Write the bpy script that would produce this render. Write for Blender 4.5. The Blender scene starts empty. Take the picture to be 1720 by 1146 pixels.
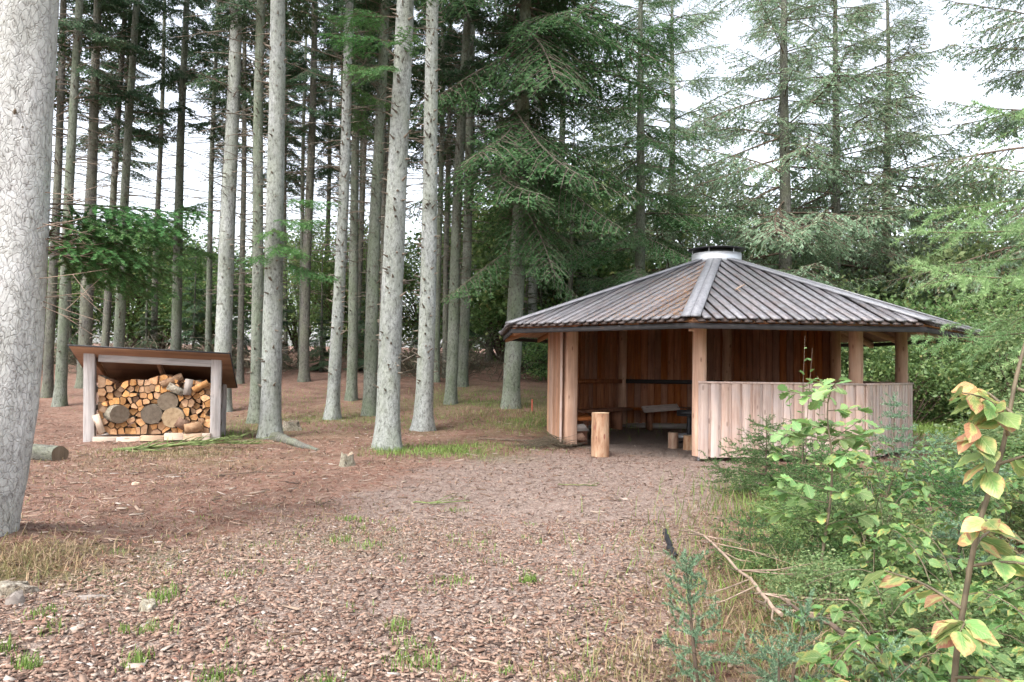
import bpy, math, random
import numpy as np
from mathutils import Vector, Matrix, Euler

random.seed(7)
R = np.random.default_rng(11)
rad = math.radians
S = bpy.context.scene
COL = S.collection

# ------------------------------------------------------------------ camera
cam_d = bpy.data.cameras.new("camera")
cam = bpy.data.objects.new("camera", cam_d)
COL.objects.link(cam)
cam_d.sensor_width = 36.0
cam_d.lens = 36.0 * 1265.0 / 1720.0
cam_d.clip_start = 0.05
cam_d.clip_end = 2000.0
CAM_H = 1.3
cam.matrix_world = Matrix.Translation((0, 0, CAM_H)) @ Matrix.Rotation(math.pi / 2 + 0.03674, 4, 'X') @ Matrix.Rotation(0.014507, 4, 'Z')
S.camera = cam

# ------------------------------------------------------------------ sky, sun, exposure
SUN_EL, SUN_AZ = rad(52), rad(215)      # azimuth measured clockwise from +Y
W = bpy.data.worlds.new("World")
S.world = W
W.use_nodes = True
wt = W.node_tree
wt.nodes.clear()
sky = wt.nodes.new('ShaderNodeTexSky')
sky.sky_type = 'NISHITA'
sky.sun_disc = False
sky.sun_elevation = SUN_EL
sky.sun_rotation = SUN_AZ
sky.air_density = 1.0
sky.dust_density = 3.0
sky.ozone_density = 1.0
hs = wt.nodes.new('ShaderNodeHueSaturation')
hs.inputs['Saturation'].default_value = 0.34      # cloud cover: nearly colourless sky
bg = wt.nodes.new('ShaderNodeBackground')
bg.inputs['Strength'].default_value = 0.15
wo = wt.nodes.new('ShaderNodeOutputWorld')
wt.links.new(sky.outputs[0], hs.inputs['Color'])
wt.links.new(hs.outputs[0], bg.inputs['Color'])
wt.links.new(bg.outputs[0], wo.inputs['Surface'])
sun_d = bpy.data.lights.new("sun", 'SUN')
sun_d.energy = 1.1
sun_d.angle = rad(25)
sun_d.color = (1.0, 0.975, 0.95)
sun = bpy.data.objects.new("sun", sun_d)
COL.objects.link(sun)
sdir = Vector((math.sin(SUN_AZ) * math.cos(SUN_EL), math.cos(SUN_AZ) * math.cos(SUN_EL), math.sin(SUN_EL)))
sun.rotation_euler = sdir.to_track_quat('Z', 'Y').to_euler()
S.view_settings.view_transform = 'Standard'
S.view_settings.look = 'None'
S.view_settings.gamma = 1.0
S.view_settings.use_curve_mapping = False
S.view_settings.exposure = 1.68
S.render.engine = 'CYCLES'
S.cycles.max_bounces = 5
S.cycles.diffuse_bounces = 3
S.cycles.glossy_bounces = 2
S.cycles.transmission_bounces = 2
S.cycles.use_adaptive_sampling = True
S.cycles.adaptive_threshold = 0.03
S.cycles.use_denoising = True
S.cycles.sample_clamp_indirect = 6.0

# ------------------------------------------------------------------ helpers
def tag(o, label=None, cat=None, group=None, kind=None):
    if label: o['label'] = label
    if cat: o['category'] = cat
    if group: o['group'] = group
    if kind: o['kind'] = kind
    return o

def empty(name, loc=(0, 0, 0), rz=0.0):
    o = bpy.data.objects.new(name, None)
    o.empty_display_size = 0.1
    COL.objects.link(o)
    o.location = loc
    o.rotation_euler = (0, 0, rz)
    return o

def link(name, me, parent=None, loc=None, rot=None):
    o = bpy.data.objects.new(name, me)
    COL.objects.link(o)
    if parent is not None: o.parent = parent
    if loc is not None: o.location = loc
    if rot is not None: o.rotation_euler = rot
    return o

def copy_tree(o, parent=None):
    c = o.copy()
    COL.objects.link(c)
    c.parent = parent
    for ch in o.children:
        copy_tree(ch, c)
    return c

class MB:
    """collects vertex / face arrays and makes one mesh"""
    def __init__(s):
        s.v = []; s.f = {3: [], 4: []}; s.m = {3: [], 4: []}; s.n = 0
        s.poly = []; s.polym = []
    def add(s, v, f, m=0):
        v = np.asarray(v, dtype=np.float64).reshape(-1, 3)
        f = np.asarray(f, dtype=np.int64)
        k = f.shape[1]
        s.v.append(v); s.f[k].append(f + s.n); s.m[k].append(np.full(len(f), m, dtype=np.int32))
        s.n += len(v)
    def addpoly(s, v, polys, m=0):
        v = np.asarray(v, dtype=np.float64).reshape(-1, 3)
        s.v.append(v)
        for p in polys:
            s.poly.append([i + s.n for i in p]); s.polym.append(m)
        s.n += len(v)
    def mesh(s, name, mats, smooth=False):
        me = bpy.data.meshes.new(name)
        v = np.concatenate(s.v) if s.v else np.zeros((0, 3))
        loops = []; starts = []; mi = []; pos = 0
        for k in (3, 4):
            if s.f[k]:
                f = np.concatenate(s.f[k])
                loops.append(f.ravel()); starts.append(pos + np.arange(len(f)) * k); pos += f.size
                mi.append(np.concatenate(s.m[k]))
        for p, m in zip(s.poly, s.polym):
            loops.append(np.array(p)); starts.append(np.array([pos])); pos += len(p); mi.append(np.array([m], dtype=np.int32))
        loops = np.concatenate(loops).astype(np.int32); starts = np.concatenate(starts).astype(np.int32); mi = np.concatenate(mi).astype(np.int32)
        me.vertices.add(len(v)); me.vertices.foreach_set('co', v.astype(np.float32).ravel())
        me.loops.add(len(loops)); me.loops.foreach_set('vertex_index', loops)
        me.polygons.add(len(starts)); me.polygons.foreach_set('loop_start', starts)
        me.polygons.foreach_set('material_index', mi)
        if smooth: me.polygons.foreach_set('use_smooth', np.ones(len(starts), dtype=bool))
        for m in (mats if isinstance(mats, (list, tuple)) else [mats]): me.materials.append(m)
        me.update(calc_edges=True)
        me.validate()
        return me
    def obj(s, name, mats, parent=None, smooth=False, loc=None, rot=None):
        return link(name, s.mesh(name, mats, smooth), parent, loc, rot)

BOXF = [(0, 3, 2, 1), (4, 5, 6, 7), (0, 1, 5, 4), (1, 2, 6, 5), (2, 3, 7, 6), (3, 0, 4, 7)]
def box(mb, x0, x1, y0, y1, z0, z1, m=0):
    mb.add([(x0, y0, z0), (x1, y0, z0), (x1, y1, z0), (x0, y1, z0), (x0, y0, z1), (x1, y0, z1), (x1, y1, z1), (x0, y1, z1)], BOXF, m)

def cbox(mb, x0, x1, y0, y1, z0, z1, c=0.004, m=0):
    """a board with its long vertical edges chamfered"""
    pl = [(x0 + c, y0), (x1 - c, y0), (x1, y0 + c), (x1, y1 - c), (x1 - c, y1), (x0 + c, y1), (x0, y1 - c), (x0, y0 + c)]
    v = [(a, b, z0) for a, b in pl] + [(a, b, z1) for a, b in pl]
    n = 8
    mb.add(v, [(i, (i + 1) % n, n + (i + 1) % n, n + i) for i in range(n)], m)
    mb.addpoly(v, [list(range(n))[::-1], list(range(n, 2 * n))], m)

def tube(mb, pts, radii, n=6, m=0, cap=True, jitter=0.0, rng=R):
    pts = np.asarray(pts, float); radii = np.asarray(radii, float)
    k = len(pts)
    t = np.gradient(pts, axis=0); t /= np.linalg.norm(t, axis=1)[:, None] + 1e-12
    ref = np.array([0, 0, 1.0]) if abs(t[0][2]) < 0.9 else np.array([1.0, 0, 0])
    u = np.cross(t, ref); u /= np.linalg.norm(u, axis=1)[:, None] + 1e-12
    w = np.cross(t, u)
    a = np.arange(n) * 2 * math.pi / n
    rr = radii[:, None] * (1 + jitter * rng.normal(size=(k, n)))
    v = pts[:, None, :] + rr[..., None] * (np.cos(a)[None, :, None] * u[:, None, :] + np.sin(a)[None, :, None] * w[:, None, :])
    i = np.arange(k - 1)[:, None] * n; j = np.arange(n)[None, :]; j2 = (j + 1) % n
    f = np.stack([i + j, i + n + j, i + n + j2, i + j2], -1).reshape(-1, 4)
    mb.add(v.reshape(-1, 3), f, m)
    if cap:
        mb.addpoly(v[0], [list(range(n))], m); mb.addpoly(v[-1], [list(range(n))[::-1]], m)

def smooth01(a, b, x):
    t = np.clip((np.asarray(x, float) - a) / (b - a), 0, 1)
    return t * t * (3 - 2 * t)

def vnoise(x, y, seed=0):
    """cheap smooth value noise on arrays"""
    x = np.asarray(x, float); y = np.asarray(y, float)
    xi = np.floor(x).astype(np.int64); yi = np.floor(y).astype(np.int64)
    fx = x - xi; fy = y - yi
    fx = fx * fx * (3 - 2 * fx); fy = fy * fy * (3 - 2 * fy)
    def h(a, b):
        n = (a * 374761393 + b * 668265263 + seed * 1442695041) & 0xFFFFFFFF
        n = ((n ^ (n >> 13)) * 1274126177) & 0xFFFFFFFF
        return ((n ^ (n >> 16)) & 0xFFFF) / 65535.0
    return (h(xi, yi) * (1 - fx) + h(xi + 1, yi) * fx) * (1 - fy) + (h(xi, yi + 1) * (1 - fx) + h(xi + 1, yi + 1) * fx) * fy

# ------------------------------------------------------------------ terrain functions
GX, GY = 3.777, 13.929            # centre of the shelter
def terr0(x, y):
    x = np.asarray(x, float); y = np.asarray(y, float)
    r = 0.10 * np.log1p(np.exp(np.minimum((y - 15.0) * 1.2, 60))) / 1.2
    r = np.where(y > 34, 0.10 * 19 + 0.03 * (y - 34), r)
    r = np.where(y > 120, 0.10 * 19 + 0.03 * 86, r)
    return r * (1 - smooth01(0.3, 3.2, x - 0.12 * (y - 15)))
def terr(x, y):
    x = np.asarray(x, float); y = np.asarray(y, float)
    near = np.exp(-((y - 8) / 14) ** 2)
    b = (vnoise(x * 0.9, y * 0.9, 3) - 0.5) * 0.07 + (vnoise(x * 2.7, y * 2.7, 5) - 0.5) * 0.035 + (vnoise(x * 9, y * 9, 6) - 0.5) * 0.012
    flat = np.exp(-(((x - GX) ** 2 + (y - GY) ** 2) / 3.4 ** 2) ** 2)
    side = 0.05 * smooth01(0, 2.0, x - 1.0 - 0.12 * y) * smooth01(11, 8, y)
    hump = 0.16 * np.exp(-((x + 3.5) ** 2 + (y - 5.1) ** 2) / 0.5)
    return terr0(x, y) + b * (1 - flat) * near + side + hump
def tz(x, y): return float(terr(x, y))

def path_mask(x, y):
    """1 on the chip path"""
    x = np.asarray(x, float); y = np.asarray(y, float)
    n = (vnoise(x * 1.3, y * 1.3, 21) - 0.5) * 0.9 + (vnoise(x * 4, y * 4, 22) - 0.5) * 0.5
    l = np.interp(y, [0, 3, 4, 5, 6, 8, 9.5, 11, 13], [-3.6, -3.1, -2.9, -2.3, -1.9, -1.7, -1.5, -0.7, 0.6])
    r = np.interp(y, [0, 3, 4, 5, 6, 8, 9.5, 10.6, 13], [0.0, 0.35, 0.75, 1.2, 1.5, 2.5, 3.3, 3.6, 4.5])
    return smooth01(-0.35, 0.55, x - l + n) * smooth01(-0.3, 0.35, r - x + n * 0.5) * smooth01(12.6, 10.8, y + n * 0.6 - 0.12 * x)
def inside_mask(x, y):
    return smooth01(3.1, 2.7, np.hypot(np.asarray(x) - GX, np.asarray(y) - GY))

# ------------------------------------------------------------------ materials
def new_mat(name):
    m = bpy.data.materials.new(name)
    m.use_nodes = True
    t = m.node_tree
    t.nodes.clear()
    out = t.nodes.new('ShaderNodeOutputMaterial')
    return m, t, out
def nd(t, typ, **kw):
    n = t.nodes.new(typ)
    for k, v in kw.items():
        if k.startswith('_'): setattr(n, k[1:], v)
        else:
            s = n.inputs[k.replace('__', ' ')] if not k.startswith('i') or not k[1:].isdigit() else n.inputs[int(k[1:])]
            if hasattr(v, 'is_output'): t.links.new(v, s)
            else: s.default_value = v
    return n
def ramp(t, fac, stops, interp='LINEAR'):
    n = t.nodes.new('ShaderNodeValToRGB')
    n.color_ramp.interpolation = interp
    e = n.color_ramp.elements
    while len(e) > 1: e.remove(e[-1])
    e[0].position = stops[0][0]; e[0].color = (*stops[0][1], 1)
    for p, c in stops[1:]:
        x = e.new(p); x.color = (*c, 1)
    t.links.new(fac, n.inputs[0])
    return n.outputs[0]
def mixc(t, fac, a, b, mode='MIX'):
    n = t.nodes.new('ShaderNodeMix'); n.data_type = 'RGBA'; n.blend_type = mode
    for s, v in ((n.inputs[0], fac), (n.inputs[6], a), (n.inputs[7], b)):
        if hasattr(v, 'is_output'): t.links.new(v, s)
        else: s.default_value = v if not isinstance(v, tuple) or len(v) == 4 else (*v, 1)
    return n.outputs[2]
def math_(t, op, a, b=0.0, clamp=False):
    n = t.nodes.new('ShaderNodeMath'); n.operation = op; n.use_clamp = clamp
    for s, v in ((n.inputs[0], a), (n.inputs[1], b)):
        if hasattr(v, 'is_output'): t.links.new(v, s)
        else: s.default_value = v
    return n.outputs[0]
def mapping(t, scale, src='Object', loc=None):
    tc = t.nodes.new('ShaderNodeTexCoord'); mp = t.nodes.new('ShaderNodeMapping')
    mp.inputs['Scale'].default_value = scale
    t.links.new(tc.outputs[src], mp.inputs['Vector'])
    if loc is not None: t.links.new(loc, mp.inputs['Location'])
    return mp.outputs[0]
def objrand(t):
    return t.nodes.new('ShaderNodeObjectInfo').outputs['Random']
def island(t):
    return t.nodes.new('ShaderNodeNewGeometry').outputs['Random Per Island']
def rnd_vec(t, r):
    n = t.nodes.new('ShaderNodeCombineXYZ')
    for i, k in enumerate((37.0, 53.0, 71.0)): t.links.new(math_(t, 'MULTIPLY', r, k), n.inputs[i])
    return n.outputs[0]

def wood_mat(name, stops, axis='z', rough=0.75, grain=22.0, stretch=0.07, var=0.35, bump=0.25, spots=(0.12, 0.07, 0.05), spot_amt=0.5, tint=None):
    m, t, out = new_mat(name)
    sc = [grain] * 3; sc['xyz'.index(axis)] = grain * stretch
    r = objrand(t); rv = rnd_vec(t, r)
    v = mapping(t, sc, loc=rv)
    n1 = nd(t, 'ShaderNodeTexNoise', Vector=v, Scale=1.0, Detail=6.0, Roughness=0.62, Distortion=0.4)
    col = ramp(t, n1.outputs[0], stops)
    v2 = mapping(t, (4, 4, 4), loc=rv)
    n2 = nd(t, 'ShaderNodeTexNoise', Vector=v2, Scale=0.9, Detail=3.0)
    hsn = nd(t, 'ShaderNodeHueSaturation', Color=col)
    hsn.inputs['Fac'].default_value = 1
    val = math_(t, 'ADD', math_(t, 'MULTIPLY', r, var), 1 - var * 0.5)
    val = math_(t, 'MULTIPLY', val, math_(t, 'ADD', math_(t, 'MULTIPLY', n2.outputs[0], 0.5), 0.75))
    t.links.new(val, hsn.inputs['Value'])
    r2 = math_(t, 'FRACT', math_(t, 'MULTIPLY', r, 13.7))
    t.links.new(math_(t, 'ADD', math_(t, 'MULTIPLY', r2, 0.4), 0.8), hsn.inputs['Saturation'])
    c = hsn.outputs[0]
    if tint is not None:
        c = mixc(t, math_(t, 'MULTIPLY', ramp(t, n2.outputs[0], [(0.45, (0, 0, 0)), (0.68, (1, 1, 1))]), 0.45), c, tint)
    # knots and dark streaks
    sc3 = [9.0] * 3; sc3['xyz'.index(axis)] = 3.2
    vo = nd(t, 'ShaderNodeTexVoronoi', Vector=mapping(t, sc3, loc=rv), Scale=1.0)
    k = ramp(t, vo.outputs['Distance'], [(0.0, (1, 1, 1)), (0.10, (1, 1, 1)), (0.16, (0, 0, 0))])
    c = mixc(t, math_(t, 'MULTIPLY', k, spot_amt), c, spots)
    bs = nd(t, 'ShaderNodeBsdfPrincipled', Base__Color=c, Roughness=rough)
    bp = nd(t, 'ShaderNodeBump', Strength=bump, Distance=0.01, Height=n1.outputs[0])
    t.links.new(bp.outputs[0], bs.inputs['Normal'])
    t.links.new(bs.outputs[0], out.inputs[0])
    return m

M = {}
M['rail_wood'] = wood_mat('rail_wood', [(0.25, (0.33, 0.22, 0.18)), (0.5, (0.53, 0.39, 0.325)), (0.75, (0.66, 0.52, 0.45))], tint=(0.40, 0.36, 0.36))
M['wall_wood'] = wood_mat('wall_wood', [(0.25, (0.30, 0.155, 0.10)), (0.5, (0.46, 0.27, 0.18)), (0.75, (0.56, 0.37, 0.27))])
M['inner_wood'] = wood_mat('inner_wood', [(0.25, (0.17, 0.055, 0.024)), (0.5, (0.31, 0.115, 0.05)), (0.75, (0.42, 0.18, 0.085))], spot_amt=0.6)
M['post_wood'] = wood_mat('post_wood', [(0.25, (0.30, 0.165, 0.11)), (0.5, (0.48, 0.295, 0.20)), (0.75, (0.58, 0.41, 0.31))], grain=16, spots=(0.16, 0.06, 0.035), spot_amt=0.7)
M['beam_wood'] = wood_mat('beam_wood', [(0.25, (0.20, 0.10, 0.06)), (0.5, (0.34, 0.19, 0.11)), (0.75, (0.44, 0.27, 0.17))], axis='x')
M['soffit_wood'] = wood_mat('soffit_wood', [(0.25, (0.26, 0.12, 0.06)), (0.5, (0.40, 0.20, 0.11)), (0.75, (0.5, 0.27, 0.16))], axis='y')
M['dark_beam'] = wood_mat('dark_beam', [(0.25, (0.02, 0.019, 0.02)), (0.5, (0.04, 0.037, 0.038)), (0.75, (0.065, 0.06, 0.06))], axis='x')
M['roof_wood'] = wood_mat('roof_wood', [(0.25, (0.09, 0.085, 0.09)), (0.5, (0.17, 0.163, 0.172)), (0.75, (0.27, 0.262, 0.278))], axis='y', rough=0.34, var=0.45, bump=0.35, spots=(0.08, 0.05, 0.04), spot_amt=0.35, tint=(0.13, 0.088, 0.075))
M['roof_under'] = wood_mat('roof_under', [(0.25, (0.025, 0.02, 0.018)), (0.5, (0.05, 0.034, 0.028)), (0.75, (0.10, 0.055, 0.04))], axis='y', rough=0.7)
M['ridge_wood'] = wood_mat('ridge_wood', [(0.25, (0.14, 0.14, 0.15)), (0.5, (0.21, 0.21, 0.225)), (0.75, (0.28, 0.28, 0.295))], axis='y', rough=0.45, var=0.15, spot_amt=0.15)
M['grey_post'] = wood_mat('grey_post', [(0.25, (0.16, 0.14, 0.13)), (0.5, (0.30, 0.275, 0.26)), (0.75, (0.42, 0.39, 0.375))], spots=(0.10, 0.09, 0.09), spot_amt=0.3, tint=(0.36, 0.30, 0.27))
M['grey_beam'] = wood_mat('grey_beam', [(0.25, (0.28, 0.22, 0.19)), (0.5, (0.46, 0.38, 0.34)), (0.75, (0.56, 0.49, 0.45))], axis='x', spots=(0.08, 0.07, 0.07), spot_amt=0.5, tint=(0.2, 0.17, 0.15))
M['ply'] = wood_mat('ply', [(0.25, (0.14, 0.06, 0.028)), (0.5, (0.21, 0.10, 0.05)), (0.75, (0.27, 0.135, 0.07))], axis='x', grain=6, spot_amt=0.1)
M['pale_plank'] = wood_mat('pale_plank', [(0.25, (0.42, 0.29, 0.20)), (0.5, (0.60, 0.45, 0.33)), (0.75, (0.70, 0.56, 0.43))], axis='x')
M['old_plank'] = wood_mat('old_plank', [(0.25, (0.16, 0.13, 0.11)), (0.5, (0.27, 0.23, 0.2)), (0.75, (0.38, 0.33, 0.29))], axis='x')
M['stool_side'] = wood_mat('stool_side', [(0.28, (0.13, 0.065, 0.04)), (0.42, (0.34, 0.19, 0.115)), (0.62, (0.50, 0.35, 0.24)), (0.75, (0.58, 0.45, 0.33))], grain=12, stretch=0.2, bump=0.8, spots=(0.20, 0.06, 0.04), spot_amt=0.85)

def plain(name, c, rough=0.6, metal=0.0, noise=0.25, scale=8.0, spec=0.5):
    m, t, out = new_mat(name)
    n = nd(t, 'ShaderNodeTexNoise', Vector=mapping(t, (1, 1, 1)), Scale=scale, Detail=5.0)
    col = ramp(t, n.outputs[0], [(0.3, tuple(x * (1 - noise) for x in c)), (0.7, tuple(min(1, x * (1 + noise)) for x in c))])
    b = nd(t, 'ShaderNodeBsdfPrincipled', Base__Color=col, Roughness=rough, Metallic=metal)
    b.inputs['Specular IOR Level'].default_value = spec
    t.links.new(b.outputs[0], out.inputs[0])
    return m
M['zinc'] = plain('zinc', (0.46, 0.48, 0.50), 0.45, 0.6, 0.12, 6)
M['black_steel'] = plain('black_steel', (0.025, 0.025, 0.028), 0.5, 0.3)
M['foot_steel'] = plain('foot_steel', (0.30, 0.30, 0.31), 0.5, 0.7)
M['felt'] = plain('felt', (0.045, 0.045, 0.05), 0.85)
M['twig'] = plain('twig', (0.12, 0.085, 0.06), 0.85, 0, 0.45, 14)
M['dead_twig'] = plain('dead_twig', (0.15, 0.125, 0.095), 0.9, 0, 0.45, 9)
M['dry_stick'] = plain('dry_stick', (0.30, 0.22, 0.165), 0.85, 0, 0.35, 16)
M['mossy_stick'] = plain('mossy_stick', (0.14, 0.18, 0.06), 0.9, 0, 0.5, 12)
M['stem_green'] = plain('stem_green', (0.13, 0.10, 0.06), 0.7, 0, 0.4, 18)
M['red_paint'] = plain('red_paint', (0.42, 0.10, 0.06), 0.6)

def bark_mat(name, pale, mid, dark, green=(0.16, 0.19, 0.10), g_amt=0.3, scale=1.0, crack=0.6, knot=0.75):
    m, t, out = new_mat(name)
    r = objrand(t); rv = rnd_vec(t, r)
    v = mapping(t, (1, 1, 0.55), loc=rv)
    n1 = nd(t, 'ShaderNodeTexNoise', Vector=v, Scale=3.0 * scale, Detail=6.0, Roughness=0.65)
    n2 = nd(t, 'ShaderNodeTexNoise', Vector=v, Scale=24.0 * scale, Detail=6.0, Roughness=0.75)
    col = ramp(t, n2.outputs[0], [(0.34, dark), (0.455, mid), (0.60, pale)])
    g = ramp(t, n1.outputs[0], [(0.38, (0, 0, 0)), (0.66, (1, 1, 1))])
    col = mixc(t, math_(t, 'MULTIPLY', g, g_amt), col, green)
    # scaly plates with thin dark joints
    nv = nd(t, 'ShaderNodeTexNoise', Vector=v, Scale=9.0 * scale, Detail=2.0)
    dv = nd(t, 'ShaderNodeVectorMath', _operation='MULTIPLY_ADD'); t.links.new(nv.outputs[1], dv.inputs[0])
    dv.inputs[1].default_value = (0.13, 0.13, 0.13); t.links.new(v, dv.inputs[2])
    vo = nd(t, 'ShaderNodeTexVoronoi', Vector=dv.outputs[0], Scale=26.0 * scale, _feature='DISTANCE_TO_EDGE')
    e = ramp(t, vo.outputs['Distance'], [(0.0, (1, 1, 1)), (0.03, (0.55, 0.55, 0.55)), (0.08, (0, 0, 0))])
    n3 = nd(t, 'ShaderNodeTexNoise', Vector=v, Scale=3.5, Detail=4.0)
    ef = math_(t, 'MULTIPLY', e, math_(t, 'MULTIPLY', ramp(t, n3.outputs[0], [(0.47, (0.0, 0.0, 0.0)), (0.68, (1, 1, 1))]), crack))
    col = mixc(t, ef, col, dark)
    # knots
    vk = nd(t, 'ShaderNodeTexVoronoi', Vector=dv.outputs[0], Scale=7.5)
    k = ramp(t, vk.outputs['Distance'], [(0.0, (1, 1, 1)), (0.10, (1, 1, 1)), (0.19, (0, 0, 0))])
    col = mixc(t, math_(t, 'MULTIPLY', k, math_(t, 'MULTIPLY', ramp(t, n1.outputs[0], [(0.40, (0.2, 0.2, 0.2)), (0.55, (1, 1, 1))]), knot)), col, tuple(x * 0.5 for x in dark))
    n4 = nd(t, 'ShaderNodeTexNoise', Vector=v, Scale=1.7, Detail=4.0, Roughness=0.6)
    blot = math_(t, 'ADD', math_(t, 'MULTIPLY', n4.outputs[0], 1.1), 0.45)
    hsn = nd(t, 'ShaderNodeHueSaturation', Color=col)
    t.links.new(math_(t, 'MULTIPLY', blot, math_(t, 'ADD', math_(t, 'MULTIPLY', r, 0.3), 0.85)), hsn.inputs['Value'])
    b = nd(t, 'ShaderNodeBsdfPrincipled', Base__Color=hsn.outputs[0], Roughness=0.9)
    hgt = math_(t, 'SUBTRACT', n2.outputs[0], math_(t, 'MULTIPLY', e, 0.7))
    bp = nd(t, 'ShaderNodeBump', Strength=0.8, Distance=0.012, Height=hgt)
    t.links.new(bp.outputs[0], b.inputs['Normal'])
    t.links.new(b.outputs[0], out.inputs[0])
    return m
M['bark_near'] = bark_mat('bark_near', (0.60, 0.595, 0.58), (0.46, 0.45, 0.435), (0.20, 0.185, 0.17), green=(0.27, 0.29, 0.22), g_amt=0.35, scale=1.2, crack=0.5, knot=0.4)
M['bark_pale'] = bark_mat('bark_pale', (0.395, 0.41, 0.39), (0.265, 0.28, 0.262), (0.085, 0.08, 0.07), g_amt=0.4)
M['bark_green'] = bark_mat('bark_green', (0.235, 0.25, 0.21), (0.15, 0.16, 0.13), (0.05, 0.047, 0.038), green=(0.10, 0.14, 0.065), g_amt=0.6)
M['bark_brown'] = bark_mat('bark_brown', (0.15, 0.145, 0.13), (0.095, 0.09, 0.078), (0.035, 0.031, 0.027), g_amt=0.4)
M['log_bark'] = bark_mat('log_bark', (0.42, 0.38, 0.31), (0.25, 0.20, 0.15), (0.07, 0.05, 0.04), g_amt=0.35, scale=1.6)

def leaf_mat(name, stops, trans=0.3, rough=0.55, var=0.35, spec=0.35, tcol=None, pscale=1.5):
    """foliage colour varies by leaf, by clump and by plant"""
    m, t, out = new_mat(name)
    i = island(t)
    col = ramp(t, i, stops)
    n = nd(t, 'ShaderNodeTexNoise', Vector=mapping(t, (1, 1, 1)), Scale=pscale, Detail=2.0)
    r = objrand(t)
    v = math_(t, 'ADD', math_(t, 'MULTIPLY', n.outputs[0], var * 2), 1 - var)
    v = math_(t, 'MULTIPLY', v, math_(t, 'ADD', math_(t, 'MULTIPLY', r, 0.3), 0.85))
    hsn = nd(t, 'ShaderNodeHueSaturation', Color=col)
    t.links.new(v, hsn.inputs['Value'])
    t.links.new(math_(t, 'ADD', math_(t, 'MULTIPLY', math_(t, 'FRACT', math_(t, 'MULTIPLY', r, 7.3)), 0.03), 0.485), hsn.inputs['Hue'])
    b = nd(t, 'ShaderNodeBsdfPrincipled', Base__Color=hsn.outputs[0], Roughness=rough)
    b.inputs['Specular IOR Level'].default_value = spec
    tr = nd(t, 'ShaderNodeBsdfTranslucent', Color=hsn.outputs[0])
    mx = nd(t, 'ShaderNodeMixShader', Fac=trans)
    t.links.new(b.outputs[0], mx.inputs[1]); t.links.new(tr.outputs[0], mx.inputs[2])
    t.links.new(mx.outputs[0], out.inputs[0])
    return m
M['fir'] = leaf_mat('fir', [(0, (0.055, 0.135, 0.05)), (0.5, (0.09, 0.20, 0.075)), (1, (0.15, 0.29, 0.11))], trans=0.4)
M['fir_bright'] = leaf_mat('fir_bright', [(0, (0.05, 0.13, 0.04)), (0.5, (0.085, 0.20, 0.06)), (1, (0.15, 0.31, 0.09))])
M['fir_dark'] = leaf_mat('fir_dark', [(0, (0.035, 0.075, 0.036)), (0.5, (0.055, 0.112, 0.052)), (1, (0.085, 0.155, 0.068))])
M['hazed_conifer'] = leaf_mat('hazed_conifer', [(0, (0.19, 0.27, 0.165)), (0.5, (0.28, 0.39, 0.245)), (0.88, (0.38, 0.50, 0.34)), (1, (0.36, 0.29, 0.20))], trans=0.5)  # veil of haze and sky glare is put into the needle colour
M['larch'] = leaf_mat('larch', [(0, (0.19, 0.31, 0.13)), (0.5, (0.28, 0.43, 0.18)), (1, (0.40, 0.54, 0.27))], trans=0.4)
M['blue_spruce'] = leaf_mat('blue_spruce', [(0, (0.095, 0.18, 0.10)), (0.5, (0.155, 0.27, 0.155)), (1, (0.26, 0.38, 0.24))], trans=0.2)
M['young_spruce'] = leaf_mat('young_spruce', [(0, (0.06, 0.13, 0.045)), (0.5, (0.10, 0.20, 0.065)), (1, (0.17, 0.29, 0.10))], trans=0.25)
M['broadleaf'] = leaf_mat('broadleaf', [(0, (0.09, 0.16, 0.055)), (0.5, (0.15, 0.25, 0.08)), (0.9, (0.23, 0.33, 0.11)), (1, (0.34, 0.32, 0.12))], trans=0.4, spec=0.5)
M['broadleaf_pale'] = leaf_mat('broadleaf_pale', [(0, (0.13, 0.20, 0.08)), (0.5, (0.21, 0.30, 0.12)), (0.9, (0.31, 0.39, 0.17)), (1, (0.40, 0.36, 0.17))], trans=0.45, spec=0.5)
M['bramble'] = leaf_mat('bramble', [(0, (0.09, 0.17, 0.05)), (0.5, (0.15, 0.26, 0.08)), (0.85, (0.22, 0.34, 0.10)), (1, (0.38, 0.33, 0.11))], trans=0.3, spec=0.5, rough=0.42)
M['grass_green'] = leaf_mat('grass_green', [(0, (0.10, 0.17, 0.035)), (0.5, (0.17, 0.28, 0.055)), (1, (0.28, 0.40, 0.10))], trans=0.35)
M['grass_dry'] = leaf_mat('grass_dry', [(0, (0.16, 0.18, 0.06)), (0.4, (0.28, 0.24, 0.11)), (0.75, (0.42, 0.30, 0.17)), (1, (0.46, 0.35, 0.24))], trans=0.3)
M['brush'] = leaf_mat('brush', [(0, (0.06, 0.05, 0.035)), (0.6, (0.12, 0.10, 0.065)), (1, (0.2, 0.17, 0.11))], trans=0.1)
M['roof_needles'] = leaf_mat('roof_needles', [(0, (0.22, 0.07, 0.03)), (0.6, (0.38, 0.15, 0.06)), (1, (0.5, 0.26, 0.12))], trans=0.0)
M['chips'] = leaf_mat('chips', [(0, (0.05, 0.032, 0.025)), (0.2, (0.15, 0.09, 0.062)), (0.5, (0.265, 0.17, 0.12)), (0.85, (0.34, 0.25, 0.19)), (0.97, (0.39, 0.32, 0.26)), (1, (0.46, 0.41, 0.37))], trans=0.0, rough=0.8, var=0.25, pscale=0.6)
M['needle_litter'] = leaf_mat('needle_litter', [(0, (0.09, 0.045, 0.03)), (0.45, (0.22, 0.105, 0.065)), (0.8, (0.32, 0.185, 0.12)), (0.92, (0.36, 0.27, 0.2)), (1, (0.46, 0.38, 0.30))], trans=0.0, rough=0.85, var=0.3, pscale=0.7)

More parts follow.
